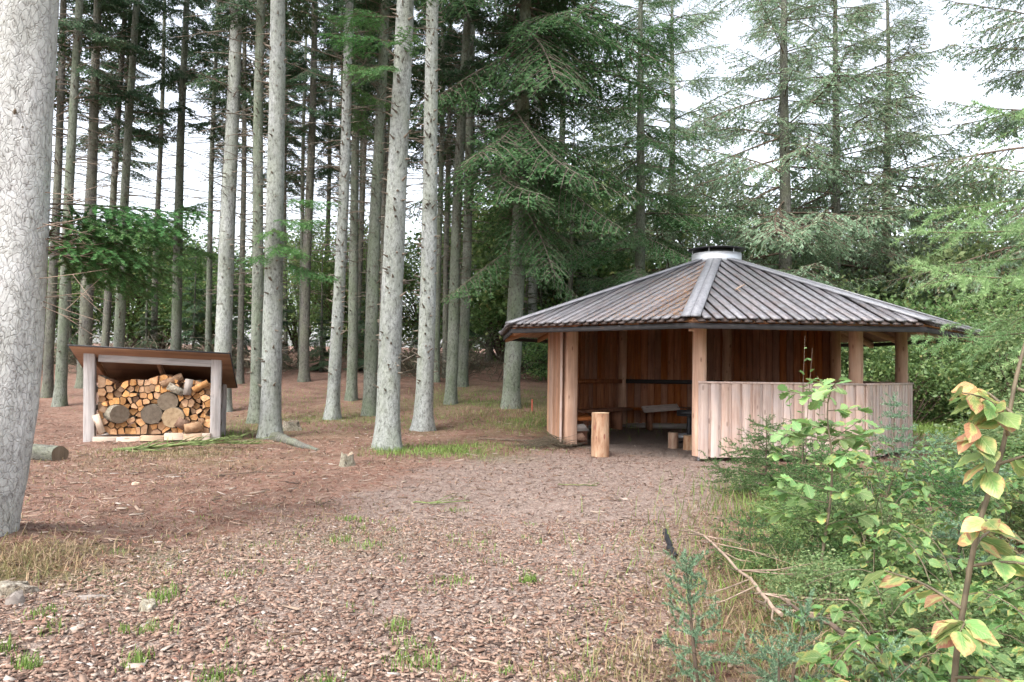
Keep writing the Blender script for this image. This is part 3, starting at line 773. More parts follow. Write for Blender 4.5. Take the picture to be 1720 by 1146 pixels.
# roof plane slopes down to the back
def roofpt(x, y, dz=0.0): return (x, y, 1.425 - 0.036 * x - 0.42 * (y + 0.1) + dz)
mb = MB(); pts = [(-1.24, -0.28), (1.18, -0.28), (1.18, 1.15), (-1.24, 1.15)]
mb.add([roofpt(x, y, 0.0) for x, y in pts] + [roofpt(x, y, 0.018) for x, y in pts], BOXF); mb.obj('roof_sheet', M['ply'], shed)
mb = MB(); pts = [(-1.26, -0.30), (1.20, -0.30), (1.20, 1.17), (-1.26, 1.17)]
mb.add([roofpt(x, y, 0.020) for x, y in pts] + [roofpt(x, y, 0.032) for x, y in pts], BOXF); mb.obj('roofing_felt', M['felt'], shed)
for x in (-0.93, 0.02, 0.93):
    mb = MB(); mb.add([roofpt(x - 0.025, 0.08, -0.09), roofpt(x + 0.025, 0.08, -0.09), roofpt(x + 0.025, 1.2, -0.09), roofpt(x - 0.025, 1.2, -0.09),
                       roofpt(x - 0.025, 0.08, -0.002), roofpt(x + 0.025, 0.08, -0.002), roofpt(x + 0.025, 1.2, -0.002), roofpt(x - 0.025, 1.2, -0.002)], BOXF)
    mb.obj('rafter', M['ply'], shed)
for sx in (-0.965, 0.965):
    for z in (0.25, 0.55, 0.85):
        mb = MB(); box(mb, sx - 0.012 * np.sign(sx) - 0.01, sx - 0.012 * np.sign(sx) + 0.01, 0.075, 0.965, z - 0.05, z + 0.05); mb.obj('side_slat', M['grey_post'], shed)
for z in np.arange(0.08, 0.95, 0.155):
    mb = MB(); box(mb, -0.96, 0.96, 1.075, 1.095, z, z + 0.14); mb.obj('back_board', M['ply'], shed)
def shed_w(x, y, z):
    c, s = math.cos(SRZ), math.sin(SRZ)
    return (SX + x * c - y * s, SY + x * s + y * c, z)
# pale planks under the pile
for j, (x, w, dz, rz) in enumerate(((-0.72, 0.34, 0.02, 0.02), (-0.36, 0.36, 0.015, -0.01), (-0.01, 0.35, 0.035, 0.03), (0.33, 0.30, 0.05, 0.0), (0.62, 0.30, 0.045, -0.03), (0.83, 0.13, 0.045, 0.0))):
    mb = MB(); cbox(mb, -w / 2, w / 2, -0.15, 0.25, 0, 0.085 if j < 3 else 0.11, 0.008)
    o = mb.obj('base_plank', M['pale_plank'], loc=shed_w(x, 0.0, dz - 0.02), rot=(0, R.normal() * 0.03, SRZ + rz))
    tag(o, ['pale plank at the bottom of the firewood against the left shed post', 'second pale plank from the left under the firewood', 'thin whitish plank bridging the middle under the firewood', 'thick pale block under the firewood right of the middle', 'brown block under the firewood near the right shed post', 'smallest pale block under the firewood touching the right shed post'][j], 'plank')

# fire wood: a packed face of split pieces with four big round logs (power diagram cells)
def power_cells(P, Wt, poly0):
    cells = []
    for i in range(len(P)):
        poly = [np.array(p) for p in poly0]
        d2 = ((P - P[i]) ** 2).sum(1)
        for j in np.argsort(d2)[1:40]:
            n = P[j] - P[i]; c = (P[j] @ P[j] - P[i] @ P[i] - Wt[j] + Wt[i]) / 2
            out = []
            for a in range(len(poly)):
                p, q = poly[a], poly[(a + 1) % len(poly)]
                dp, dq = p @ n - c, q @ n - c
                if dp <= 0: out.append(p)
                if dp * dq < 0: out.append(p + (q - p) * dp / (dp - dq))
            poly = out
            if len(poly) < 3: break
        cells.append(poly)
    return cells
BIG = [(-0.585, 0.46, 0.155, 'round log with white birch-like bark in the left of the firewood pile'), (0.205, 0.665, 0.165, 'uppermost of three big grey-ended round logs in the firewood'), (-0.035, 0.455, 0.17, 'left lower of three big grey-ended round logs in the firewood'), (0.30, 0.40, 0.175, 'right lower of three big grey-ended round logs in the firewood')]
X0, X1, Z0 = -0.875, 0.875, 0.115
def top_line(x): return 1.045 + 0.05 * math.sin(x * 5.3 + 1) + 0.035 * math.sin(x * 13.0)
poly0 = [(X0, Z0)] + [(X1, Z0)] + [(x, top_line(x)) for x in np.linspace(X1, X0, 15)]
rng = np.random.default_rng(5)
pts = []
while len(pts) < 112:
    p = np.array([rng.uniform(X0 + 0.03, X1 - 0.03), rng.uniform(Z0 + 0.03, 1.03)])
    if p[1] > top_line(p[0]) - 0.03: continue
    if any((p[0] - b[0]) ** 2 + (p[1] - b[1]) ** 2 < (b[2] + 0.02) ** 2 for b in BIG): continue
    if all(((p - q) ** 2).sum() > 0.078 ** 2 for q in pts) or rng.random() < 0.004: pts.append(p)
Pn = np.array([(b[0], b[1]) for b in BIG] + [tuple(p) for p in pts])
Wt = np.array([b[2] ** 2 for b in BIG] + [rng.uniform(0.0006, 0.0036) for _ in pts])
for itn in range(2):
    cells = power_cells(Pn, Wt, poly0)
    for i in range(4, len(Pn)):
        if len(cells[i]) >= 3: Pn[i] = Pn[i] * 0.55 + np.mean(cells[i], axis=0) * 0.45
cells = power_cells(Pn, Wt, poly0)
def prism(poly, y0, y1, skew=(0, 0)):
    n = len(poly)
    mb = MB()
    c = np.mean(poly, axis=0)
    v = [(p[0] - c[0], y0 + R.normal() * 0.004, p[1] - c[1]) for p in poly] + [(p[0] - c[0] + skew[0], y1, p[1] - c[1] + skew[1]) for p in poly]
    mb.addpoly(v, [list(range(n))], 0)
    mb.add(v, [(i, n + i, n + (i + 1) % n, (i + 1) % n) for i in range(n)], 1)
    mb.addpoly(v, [list(range(n, 2 * n))[::-1]], 0)
    return mb, c
for i, (bx_, bz_, br, lb) in enumerate(BIG):
    a = np.arange(26) * 2 * math.pi / 26
    pr = br * (0.985 + 0.025 * R.normal(size=26) * 0.5)
    poly = [(bx_ + pr[j] * math.cos(a[j]), bz_ + pr[j] * math.sin(a[j]) * 0.97) for j in range(26)]
    mb, c = prism(poly, -0.02 - 0.03 * i if i else -0.16, 0.4)
    o = mb.obj('round_log', [M['old_end'], M['log_bark']], loc=shed_w(c[0], 0.0, c[1]), rot=(0, 0, SRZ + (0.0 if i else 0.55)))
    tag(o, lb, 'log')
for i in range(4, len(Pn)):
    poly = cells[i]
    if len(poly) < 3: continue
    poly = np.array(poly); c = poly.mean(0)
    # drop very short edges, shrink, roughen
    keep = [p for j, p in enumerate(poly) if np.linalg.norm(p - poly[j - 1]) > 0.016]
    if len(keep) < 3: continue
    poly = np.array(keep)
    if len(poly) > 5 and R.random() < 0.6:
        k_ = R.integers(len(poly)); poly = np.delete(poly, k_, axis=0)
    if len(poly) > 4 and R.random() < 0.25:
        k_ = R.integers(len(poly)); poly = np.delete(poly, k_, axis=0)
    d = poly - c; l = np.linalg.norm(d, axis=1)[:, None]
    poly = c + d * (1 - 0.008 / np.maximum(l, 0.02)) + R.normal(size=poly.shape) * 0.003
    # soften one corner into bark arc
    out = []
    for j in range(len(poly)):
        p, q, r_ = poly[j - 1], poly[j], poly[(j + 1) % len(poly)]
        out += [q * 0.8 + p * 0.2, q * 0.93 + (p + r_) * 0.035, q * 0.8 + r_ * 0.2] if R.random() < 0.55 else [q]
    y0 = R.uniform(-0.06, 0.07)
    mb, c = prism(np.array(out), y0, y0 + R.uniform(0.32, 0.4))
    o = mb.obj('firewood_piece', [M['split_end'], M['split_side'] if R.random() < 0.6 else M['log_bark']], loc=shed_w(c[0], 0.0, c[1]), rot=(R.normal() * 0.03, 0, SRZ + R.normal() * 0.08))
    tag(o, 'split firewood piece packed in the shed, cut end facing out', 'firewood', 'split firewood stacked in the shed')
# second row behind, so the pile has depth
for j in range(26):
    x = -0.82 + (j % 13) * 0.137; z = 0.72 + 0.16 * (j // 13)
    pl = [(0.065 * math.cos(a), 0.065 * math.sin(a)) for a in R.uniform(-0.3, 0.3, 4) + np.array([0, 1.6, 3.1, 4.7])]
    mb, c = prism(np.array(pl), 0.48, 0.85)
    tag(mb.obj('firewood_piece', [M['split_end'], M['split_side']], loc=shed_w(x, 0.0, z), rot=(0, 0, SRZ)), 'split firewood piece packed in the shed, cut end facing out', 'firewood', 'split firewood stacked in the shed')
# pieces lying on top or leaning
def billet(x, y, z, l, w, h, rot, mt, lb):
    mb = MB(); mb.add([(-l / 2, -w / 2, -h / 2), (l / 2, -w / 2, -h / 2), (l / 2, w / 2, -h / 2), (-l / 2, w / 2, -h / 2), (-l / 2, -w * 0.3, h / 2), (l / 2, -w * 0.35, h / 2), (l / 2, w * 0.4, h / 2), (-l / 2, w * 0.4, h / 2)], BOXF)
    o = mb.obj('firewood_billet', M[mt], loc=shed_w(x, y, z)); o.rotation_euler = (rot[0], rot[1], SRZ + rot[2]); tag(o, lb, 'firewood')
billet(0.25, -0.02, 1.02, 0.36, 0.10, 0.10, (0.3, rad(-25), 0.2), 'split_end', 'long split billet lying slantwise on top of the firewood pile')
billet(0.33, -0.07, 0.87, 0.28, 0.09, 0.11, (0.2, rad(28), 0.1), 'log_bark', 'dark barked billet sloping above the big grey logs')
billet(0.52, -0.06, 0.91, 0.27, 0.10, 0.12, (0.1, rad(97), 0.1), 'old_plank', 'grey upright billet near the top of the firewood pile')
billet(0.71, -0.07, 0.93, 0.27, 0.08, 0.09, (0.2, rad(-30), 0.1), 'split_end', 'split billet lying slantwise near the right shed post')
billet(-0.82, -0.07, 0.30, 0.32, 0.07, 0.10, (0.1, rad(70), 0.1), 'pale_plank', 'pale split billet leaning against the left shed post')
billet(0.62, -0.09, 0.24, 0.28, 0.13, 0.15, (0.1, rad(-8), 0.2), 'split_end', 'large triangular split block at the bottom right of the firewood')
billet(0.45, -0.09, 0.30, 0.20, 0.12, 0.15, (0.4, rad(30), 0.2), 'split_side', 'reddish split block leaning beside the large triangular block')

# ------------------------------------------------------------------ foliage generators
def bough_skeleton(L, rng, sag=0.18, sec=0.10, ratio=0.5, ter=0.13, ang=55, flat=0.06, lift=0.05, bare=0.12, hang=0.0):
    """axis along +X; returns leaf bearing segments (P0, P1) and wood polylines"""
    ax = []
    ns = 9
    wob = rng.normal() * 0.06
    for s in np.linspace(0, 1, ns):
        ax.append((s * L, wob * L * math.sin(s * 3), -sag * L * s ** 1.5 + lift * L * max(0, s - 0.6) ** 2 * 6))
    ax = np.array(ax)
    def axis(s):
        f = s * (ns - 1); i = min(int(f), ns - 2); return ax[i] + (ax[i + 1] - ax[i]) * (f - i)
    P0, P1, wood = [], [], [(ax, np.linspace(0.010 * L, 0.002 * L, ns))]
    for i in range(ns - 1):
        if i / ns > bare: P0.append(ax[i]); P1.append(ax[i + 1])
    s = bare; side = 1
    while s < 0.985:
        l = ratio * L * (1 - s) ** 0.75 * rng.uniform(0.65, 1.15) * min(1, 0.45 + s * 2.2) + 0.05
        a = rad(ang + rng.normal() * 7) * side
        b = axis(s); tdir = axis(min(1, s + 0.05)) - axis(max(0, s - 0.05)); tdir /= np.linalg.norm(tdir)
        perp = np.array([-tdir[1], tdir[0], 0]); perp /= np.linalg.norm(perp) + 1e-9
        d = tdir * math.cos(a) + perp * math.sin(a) + np.array([0, 0, rng.normal() * flat - 0.08 - hang])
        d /= np.linalg.norm(d)
        m = b + d * l * 0.5; e = b + d * l + np.array([0, 0, -0.10 * l]) + tdir * l * 0.12
        P0 += [b, m]; P1 += [m, e]
        wood.append((np.array([b, m, e]), np.array([0.004, 0.003, 0.0015]) * L))
        if l > ter * 1.3:
            q = ter * 0.7; sd = 1
            while q < l * 0.93:
                l2 = 0.42 * (l - q) * rng.uniform(0.6, 1.2) + 0.035
                base = b + (m - b) * (q / (l * 0.5)) if q < l * 0.5 else m + (e - m) * ((q - l * 0.5) / (l * 0.5))
                p2 = np.array([-d[1], d[0], 0]); p2 /= np.linalg.norm(p2) + 1e-9
                d2 = d * 0.68 + p2 * sd * 0.73 + np.array([0, 0, rng.normal() * flat - 0.06 - hang * 1.3]); d2 /= np.linalg.norm(d2)
                P0.append(base); P1.append(base + d2 * l2)
                q += ter * rng.uniform(0.7, 1.3) * 0.5; sd = -sd
        s += sec / L * rng.uniform(0.7, 1.3) * 0.5; side = -side
    return np.array(P0), np.array(P1), wood

def needles(P0, P1, spacing, nlen, nwid, rng, style='flat', ang=50, rhomb=True, droop=0.0, taper=0.5, jit=0.55):
    """clothe segments with needles; returns verts, faces"""
    seg = P1 - P0; ln = np.linalg.norm(seg, axis=1)
    cnt = np.maximum(1, np.round(ln / spacing)).astype(int)
    if style == 'flat': cnt = cnt * 2
    idx = np.repeat(np.arange(len(ln)), cnt); n = len(idx)
    t = rng.uniform(0, 1, n)
    base = P0[idx] + seg[idx] * t[:, None]
    d = seg[idx] / (ln[idx][:, None] + 1e-9)
    up = np.array([0, 0, 1.0])
    sidev = np.cross(d, up); sl = np.linalg.norm(sidev, axis=1)
    sidev = np.where(sl[:, None] > 0.05, sidev / (sl[:, None] + 1e-9), np.array([1.0, 0, 0]))
    upv = np.cross(sidev, d)
    if style == 'flat':
        sg = np.where(rng.random(n) < 0.5, -1, 1.0)
        phi = rng.normal(size=n) * 0.35
        perp = sidev * (sg * np.cos(phi))[:, None] + upv * np.sin(np.abs(phi) * 0.8 + rng.normal(size=n) * 0.15)[:, None]
    else:
        phi = rng.uniform(0, 2 * math.pi, n)
        perp = sidev * np.cos(phi)[:, None] + upv * np.sin(phi)[:, None]
    a = np.radians(ang + rng.normal(size=n) * 9)
    nd_ = d * np.cos(a)[:, None] + perp * np.sin(a)[:, None]; nd_[:, 2] -= droop
    nd_ /= np.linalg.norm(nd_, axis=1)[:, None]
    w = np.cross(nd_, perp if style != 'flat' else upv); w /= np.linalg.norm(w, axis=1)[:, None] + 1e-9
    w = w + rng.normal(size=w.shape) * jit; w /= np.linalg.norm(w, axis=1)[:, None]
    L = nlen * rng.uniform(0.7, 1.15, n) * (1 - (1 - taper) * t ** 3)
    Wd = nwid * rng.uniform(0.8, 1.2, n)
    tip = base + nd_ * L[:, None]
    if rhomb:
        mid = base + nd_ * (L * 0.45)[:, None]
        v = np.stack([base, mid + w * (Wd / 2)[:, None], tip, mid - w * (Wd / 2)[:, None]], 1).reshape(-1, 3)
        return v, np.arange(n * 4).reshape(-1, 4)
    v = np.stack([base - w * (Wd / 2)[:, None], base + w * (Wd / 2)[:, None], tip], 1).reshape(-1, 3)
    return v, np.arange(n * 3).reshape(-1, 3)

def xform(v, scale, pitch, az, off):
    c, s = math.cos(pitch), math.sin(pitch)
    x = v[:, 0] * scale; y = v[:, 1] * scale; z = v[:, 2] * scale
    x, z = x * c - z * s, x * s + z * c
    ca_, sa = math.cos(az), math.sin(az)
    return np.stack([x * ca_ - y * sa, x * sa + y * ca_, z], -1) + np.array(off)

def make_bough_set(n, L, rng, sk, nk, wood_n=3):
    out = []
    for _ in range(n):
        P0, P1, wood = bough_skeleton(L, rng, **sk)
        v, f = needles(P0, P1, rng=rng, **nk)
        mw = MB()
        for p, r in wood: tube(mw, p, r, wood_n, cap=False)
        out.append((v, f, np.concatenate(mw.v), np.concatenate(mw.f[4])))
    return out

def crown_meshes(name, boughs, rng, z0, z1, Lmax, n_wh, per, mat, wood, Lbot=0.8, Ltop=0.15, pitch0=-0.30, pitch1=0.5, shape=1.0, az_bias=None, dens_low=1.0):
    mf = MB(); mw = MB()
    for i in range(n_wh):
        s = i / (n_wh - 1); z = z0 + (z1 - z0) * s
        l = Lmax * (Ltop + (1 - Ltop) * (1 - s) ** shape) * (Lbot + (1 - Lbot) * min(1, s * 3.5))
        for j in range(per):
            if rng.random() > dens_low + (1 - dens_low) * min(1, s * 3): continue
            az = (j + rng.uniform(-0.35, 0.35)) * 2 * math.pi / per + i * 1.3
            if az_bias is not None and math.cos(az - az_bias) < -0.2 and rng.random() < 0.7: continue
            b = boughs[rng.integers(len(boughs))]
            p = pitch0 + (pitch1 - pitch0) * s + rng.normal() * 0.2
            sc = l * rng.uniform(0.5, 1.25)
            off = (0, 0, z + rng.normal() * 0.25)
            mf.add(xform(b[0], sc, p, az, off), b[1]); mw.add(xform(b[2], sc, p, az, off), b[3])
    return mf.mesh(name, mat), mw.mesh(name + '_wood', wood)

def dead_branch_mesh(rng, z0, z1, n, Lr=(0.3, 1.5), thick=0.017):
    mb = MB()
    for i in range(n):
        z = z0 + (z1 - z0) * (i + rng.random()) / n
        az = rng.uniform(0, 2 * math.pi); L = rng.uniform(*Lr) * (0.45 + 0.75 * (z - z0) / (z1 - z0))
        c, s = math.cos(az), math.sin(az); k = 5
        sag = rng.uniform(-0.05, 0.28)
        p = np.array([(c * L * t + 0.03 * rng.normal() * t, s * L * t + 0.03 * rng.normal() * t, z - sag * L * t ** 1.4 + 0.10 * L * t) for t in np.linspace(0, 1, k)])
        tube(mb, p, np.linspace(thick, thick * 0.3, k) * (0.6 + 0.3 * L), 4, cap=False)
        for q in range(int(L * 6)):
            t = rng.uniform(0.25, 0.98); b = p[0] + (p[-1] - p[0]) * t
            jj = min(int(t * (k - 1)), k - 2); b = p[jj] + (p[jj + 1] - p[jj]) * (t * (k - 1) - jj)
            a2 = az + rng.choice([-1, 1]) * rng.uniform(0.6, 1.1); l2 = L * (1.05 - t) * rng.uniform(0.25, 0.55)
            e = b + np.array([math.cos(a2) * l2, math.sin(a2) * l2, -0.12 * l2 + rng.normal() * 0.03])
            tube(mb, [b, (b + e) / 2 + rng.normal(size=3) * 0.01, e], [thick * 0.35, thick * 0.28, thick * 0.12], 3, cap=False)
    return mb.mesh('dead_branches', M['dead_twig'])

def trunk_obj(parent, r, H, lean, mat, sides=14, rings=26, flare=0.28, seed=0, bend=0.0, butt=0.5, top=0.28, lump=0.045):
    rng = np.random.default_rng(seed + 100)
    zz = np.concatenate([[-0.25], np.linspace(0, 1, 6) ** 1.5 * 1.2, np.linspace(1.5, H, rings - 7)])
    a = np.arange(sides) * 2 * math.pi / sides
    ph = rng.uniform(0, 6.28, 4)
    v = []
    for z in zz:
        t = max(0, z) / H
        rr = r * (1 - (1 - top) * t) * (1 + flare * math.exp(-max(0, z) / butt * 2.2))
        lob = 1 + (0.10 * math.exp(-max(0, z) / butt * 1.6)) * np.sin(a * 4 + ph[0]) + 0.02 * np.sin(a * 3 + ph[1] + z) + lump * rng.normal(size=sides) * 0.5
        cx = lean * z + bend * math.sin(z * 0.55 + ph[2]) * 0.5; cy = bend * 0.6 * math.sin(z * 0.4 + ph[3])
        v.append(np.stack([cx + rr * lob * np.cos(a), cy + rr * lob * np.sin(a), np.full(sides, z)], -1))
    v = np.concatenate(v); k = len(zz)
    i = np.arange(k - 1)[:, None] * sides; j = np.arange(sides)[None, :]; j2 = (j + 1) % sides
    mb = MB(); mb.add(v, np.stack([i + j, i + j2, i + sides + j2, i + sides + j], -1).reshape(-1, 4))
    return mb.obj('trunk', mat, parent, True)

def stub_mesh(r, H, lean, rng, z0, z1, n, top=0.28, l=(0.03, 0.14)):
    mb = MB()
    for i in range(n):
        z = rng.uniform(z0, z1); az = rng.uniform(0, 2 * math.pi); rr = r * (1 - (1 - top) * z / H)
        d = np.array([math.cos(az), math.sin(az), rng.uniform(-0.15, 0.55)]); L = rng.uniform(*l) * (1.6 if rng.random() < 0.12 else 1)
        b = np.array([lean * z, 0, z]) + d * np.array([1, 1, 0]) * rr * 0.93
        tube(mb, [b, b + d * L * 0.5, b + d * L], [0.022, 0.013, 0.007], 5)
    return mb.mesh('branch_stubs', M['dead_twig'])

rng = np.random.default_rng(3)
B_fir = make_bough_set(5, 1.0, rng, dict(sec=0.065, ter=0.10, sag=0.20, ratio=0.5, hang=0.22, flat=0.15), dict(spacing=0.040, nlen=0.062, nwid=0.028, ang=45, droop=0.12))
B_firL = make_bough_set(4, 1.0, rng, dict(sec=0.058, ter=0.078, sag=0.20, ratio=0.5, hang=0.26, flat=0.16), dict(spacing=0.027, nlen=0.038, nwid=0.0115, ang=45, droop=0.12))
B_looseL = make_bough_set(4, 1.0, rng, dict(sec=0.062, ter=0.08, sag=0.12, ratio=0.42, flat=0.28, bare=0.25, hang=0.4), dict(spacing=0.027, nlen=0.038, nwid=0.0115, ang=40, droop=0.3))
crownA = [crown_meshes('crown', B_fir, rng, 8.0, 18.5, 2.2, 13, 4, M['fir_dark'], M['dead_twig'], dens_low=0.45) for _ in range(2)]
dead = [dead_branch_mesh(rng, 2.4, 10, 84) for _ in range(3)] + [dead_branch_mesh(rng, 3.6, 10, 36, (0.25, 0.9))]

# trunks: x, y, radius, lean, bark, label, dead branches from, crown
TREES = [
 (-10.61, 17.71, .125, .0148, 'bark_green', 'slim spruce standing between the big near trunk and the shed', 0),
 (-11.66, 19.04, .115, .0004, 'bark_brown', 'dark slim spruce just clear of the big near trunk', 1),
 (-11.86, 20.92, .165, .0045, 'bark_brown', 'dark spruce behind the left end of the shed roof', 2),
 (-12.24, 22.58, .115, .025, 'bark_brown', 'thin dark spruce leaning behind the shed, left of an olive one', 1),
 (-11.52, 21.93, .145, .022, 'bark_green', 'olive-barked spruce leaning behind the left half of the shed', 0),
 (-10.76, 24.07, .16, -.0009, 'bark_green', 'dark straight spruce behind the right half of the shed', 2),
 (-10.50, 25.97, .105, -.002, 'bark_green', 'very thin spruce behind the right end of the shed roof', 1),
 (-6.59, 17.27, .195, .0019, 'bark_pale', 'stout grey spruce just behind the right shed post', 2),
 (-5.28, 15.56, .125, -.0088, 'bark_green', 'greenish spruce half hidden by the stout trunk right of the shed', 0),
 (-4.27, 13.49, .18, -.0112, 'bark_pale', 'pale stout spruce with a spreading root right of the shed', 3),
 (-8.01, 22.35, .095, -.0168, 'bark_brown', 'thin dark spruce seen between two grey trunks right of the shed', 1),
 (-6.36, 23.15, .155, .0035, 'bark_brown', 'dark spruce standing alone in the gap right of the rooted trunk', 2),
 (-3.83, 16.31, .135, .0166, 'bark_pale', 'slender grey spruce, first of the close row in mid forest', 0),
 (-4.12, 19.38, .135, .0, 'bark_green', 'mossy green spruce behind the slender grey one in mid forest', 1),
 (-3.20, 17.06, .155, .0145, 'bark_green', 'grey-green spruce just left of the palest pair of trunks', 2),
 (-1.93, 11.93, .185, .0154, 'bark_pale', 'palest thick spruce leaning right at the edge of the path', 3),
 (-1.74, 15.06, .178, .0048, 'bark_pale', 'pale straight spruce, right one of the palest pair', 3),
 (-2.32, 23.49, .10, -.001, 'bark_green', 'thin spruce peeping out right behind the palest pair', 1),
 (-1.55, 19.01, .148, .0268, 'bark_green', 'green-barked spruce leaning right, midway to the shelter', 0),
 (-1.43, 22.41, .155, .0062, 'bark_green', 'spruce crossing behind the leaning green-barked one', 2),
 (-0.96, 30.91, .16, .0338, 'bark_brown', 'far dark spruce leaning right, left of the shelter roof', 1),
 (0.01, 18.47, .215, .0235, 'bark_green', 'stout olive spruce beside the shelter eave with leafy low boughs', 2),
 (0.72, 26.94, .18, .0057, 'bark_pale', 'spruce trunk seen under the left eave of the shelter', 0),
 (-9.49, 31.48, .09, -.0206, 'bark_brown', 'hair-thin far spruce behind the rooted trunk', 1),
 (-3.70, 21.46, .105, -.0087, 'bark_brown', 'thin mossy dark spruce between the grey-green and the palest trunk', 2),
 (-2.18, 24.67, .10, -.002, 'bark_brown', 'thin far spruce just left of the leaning green-barked one', 1),
 (-7.66, 27.21, .09, -.0054, 'bark_green', 'thin far grey spruce left of the lone dark one', 0),
]
FAR = [(-14.6, 25.5, .10, .01), (-13.6, 28.6, .12, .0), (-15.8, 30.5, .12, -.01), (-12.9, 33.0, .13, .012), (-9.2, 29.0, .11, .0), (-8.4, 33.5, .13, .01), (-6.9, 30.0, .09, -.012), (-5.6, 27.4, .11, .006), (-5.0, 31.8, .12, .0), (-3.4, 28.6, .10, .012), (-4.3, 25.6, .09, -.006), (-1.9, 33.5, .13, .0), (-0.2, 29.2, .09, .02), (-2.7, 31.4, .10, -.008), (-11.3, 36.0, .13, .0), (-7.6, 37.0, .13, .0)]
for (x, y, r, lean) in FAR: TREES.append((x, y, r, lean, 'bark_brown', 'thin dark spruce far back between the nearer trunks', len(TREES) % 3))
tree_objs = []
for n, (x, y, r, lean, bk, lb, dv) in enumerate(TREES):
    t = empty('spruce_tree', (x, y, tz(x, y)))
    tag(t, lb, 'tree', 'thin far spruces' if n >= 27 else 'bare-stemmed spruces of the forest')
    near = y < 16.5
    trunk_obj(t, r * 1.02, 19.0, lean, M[bk], 20 if near else 12, 40 if near else 24, 0.42 if near else 0.3, n, bend=0.05)
    link('branch_stubs', stub_mesh(r, 19.0, lean, R, 0.9, 9.0, 150 if near else 45), t)
    az = R.uniform(0, 6.28)
    link('dead_branches', dead[dv], t, rot=(0, 0, az), loc=(lean * 6, 0, 0.6 if near else 0))
    cm, cw = crownA[n % 2]
    lift = {15: 2.6, 16: 1.6, 9: 2.0, 12: 1.0}.get(n, R.uniform(-0.6, 0.6))
    s_ = R.uniform(0.8, 1.0)
    c = link('crown', cm, t, rot=(0, 0, az), loc=(lean * 12, 0, lift))
    c.scale = (s_, s_, 1)
    w = link('crown_branches', cw, c)
    tree_objs.append(t)

# the big near trunk on the left
t = empty('spruce_tree', (-3.50, 5.07, 0.0))
tag(t, 'big pale cracked-bark trunk cut off by the left picture edge', 'tree', 'bare-stemmed spruces of the forest')
rngn = np.random.default_rng(77)
H = 19.0; zz = np.concatenate([[-0.2, 0.0, 0.12, 0.3, 0.5, 0.75], np.arange(1.0, 6, 0.22), np.linspace(6.5, H, 12)])
a = np.arange(56) * 2 * math.pi / 56; v = []
for z in zz:
    cx = np.interp(z, [-0.2, 0, 0.5, 1.0, 1.6, 2.5, 3.8, 19], [-0.14, -0.12, -0.02, 0.05, 0.085, 0.10, 0.13, 0.5])
    rr = np.interp(z, [-0.2, 0, 0.35, 1.0, 2.0, 4, 19], [0.30, 0.275, 0.243, 0.228, 0.218, 0.21, 0.06])
    lob = 1 + 0.035 * np.sin(a * 3 + z * 0.7) + 0.02 * np.sin(a * 5 - z * 1.3 + 1) + 0.011 * rngn.normal(size=56)
    v.append(np.stack([cx + rr * lob * np.cos(a), rr * lob * np.sin(a), np.full(56, z)], -1))
k = len(zz); i = np.arange(k - 1)[:, None] * 56; j = np.arange(56)[None, :]; j2 = (j + 1) % 56
mb = MB(); mb.add(np.concatenate(v), np.stack([i + j, i + j2, i + 56 + j2, i + 56 + j], -1).reshape(-1, 4))
mb.obj('trunk', M['bark_near'], t, True)
link('branch_stubs', stub_mesh(0.22, H, 0.03, rngn, 1.2, 5.0, 46, l=(0.02, 0.07)), t)
c = link('crown', crownA[1][0], t, loc=(0.3, 0, 2.0)); link('crown_branches', crownA[1][1], c)
# low green boughs: fine needles
def fine_bough(parent, loc, az, pitch, L, mat, rng, nlen=0.030, nwid=0.0085, spacing=0.0042, sk=None, name='bough', style='flat', wood='twig', ang=55):
    kw = dict(sec=0.10, ter=0.10, sag=0.16, ratio=0.5, flat=0.20, hang=0.28); kw.update(sk or {})
    P0, P1, wd = bough_skeleton(L, rng, **kw)
    v, f = needles(P0, P1, spacing, nlen, nwid, rng, style=style, rhomb=False, ang=ang)
    mb = MB(); mb.add(v, f); me = mb.mesh(name, M[mat])
    o = link(name, me, parent, loc=loc, rot=(0, -pitch, az))
    mw = MB()
    for p, r in wd: tube(mw, p, np.maximum(r * 0.6, 0.0012), 4, cap=False)
    link('bough_wood', mw.mesh('bough_wood', M[wood]), o)
    return o
rb = np.random.default_rng(21)
for (z, az, pit, L) in ((2.32, 0.55, 0.05, 0.85), (2.20, 0.95, -0.05, 1.05), (2.40, 0.78, 0.22, 1.15), (2.15, 0.30, -0.05, 0.7), (2.30, 1.2, 0.0, 1.2), (2.08, 0.7, -0.15, 0.9), (2.2, 0.65, 0.05, 0.95), (2.38, 0.9, 0.1, 0.95), (2.26, 0.4, 0.1, 0.75), (2.12, 1.0, -0.1, 1.0)):
    fine_bough(t, (0.10 + 0.2 * math.cos(az), 0.2 * math.sin(az), z), az, pit, L, 'fir_bright', rb)
mbd = MB()
for q in range(16):
    z = rb.uniform(1.6, 2.5); az = rb.uniform(-0.3, 1.0); l = rb.uniform(0.12, 0.42)
    d = np.array([math.cos(az), math.sin(az), rb.uniform(-0.25, 0.35)]); b = np.array([0.1, 0, z]) + d * 0.2
    k1 = b + d * l * 0.5 + rb.normal(size=3) * 0.04
    tube(mbd, [b, k1, b + d * l + np.array([0, 0, -0.15 * l])], [0.0035, 0.0025, 0.0012], 4, cap=False)
    tube(mbd, [k1, k1 + np.array([d[0] * 0.2, d[1] * 0.2 + 0.1, rb.normal() * 0.1])], [0.003, 0.001], 4, cap=False)
mbd.obj('dead_branches', M['dry_stick'], t)
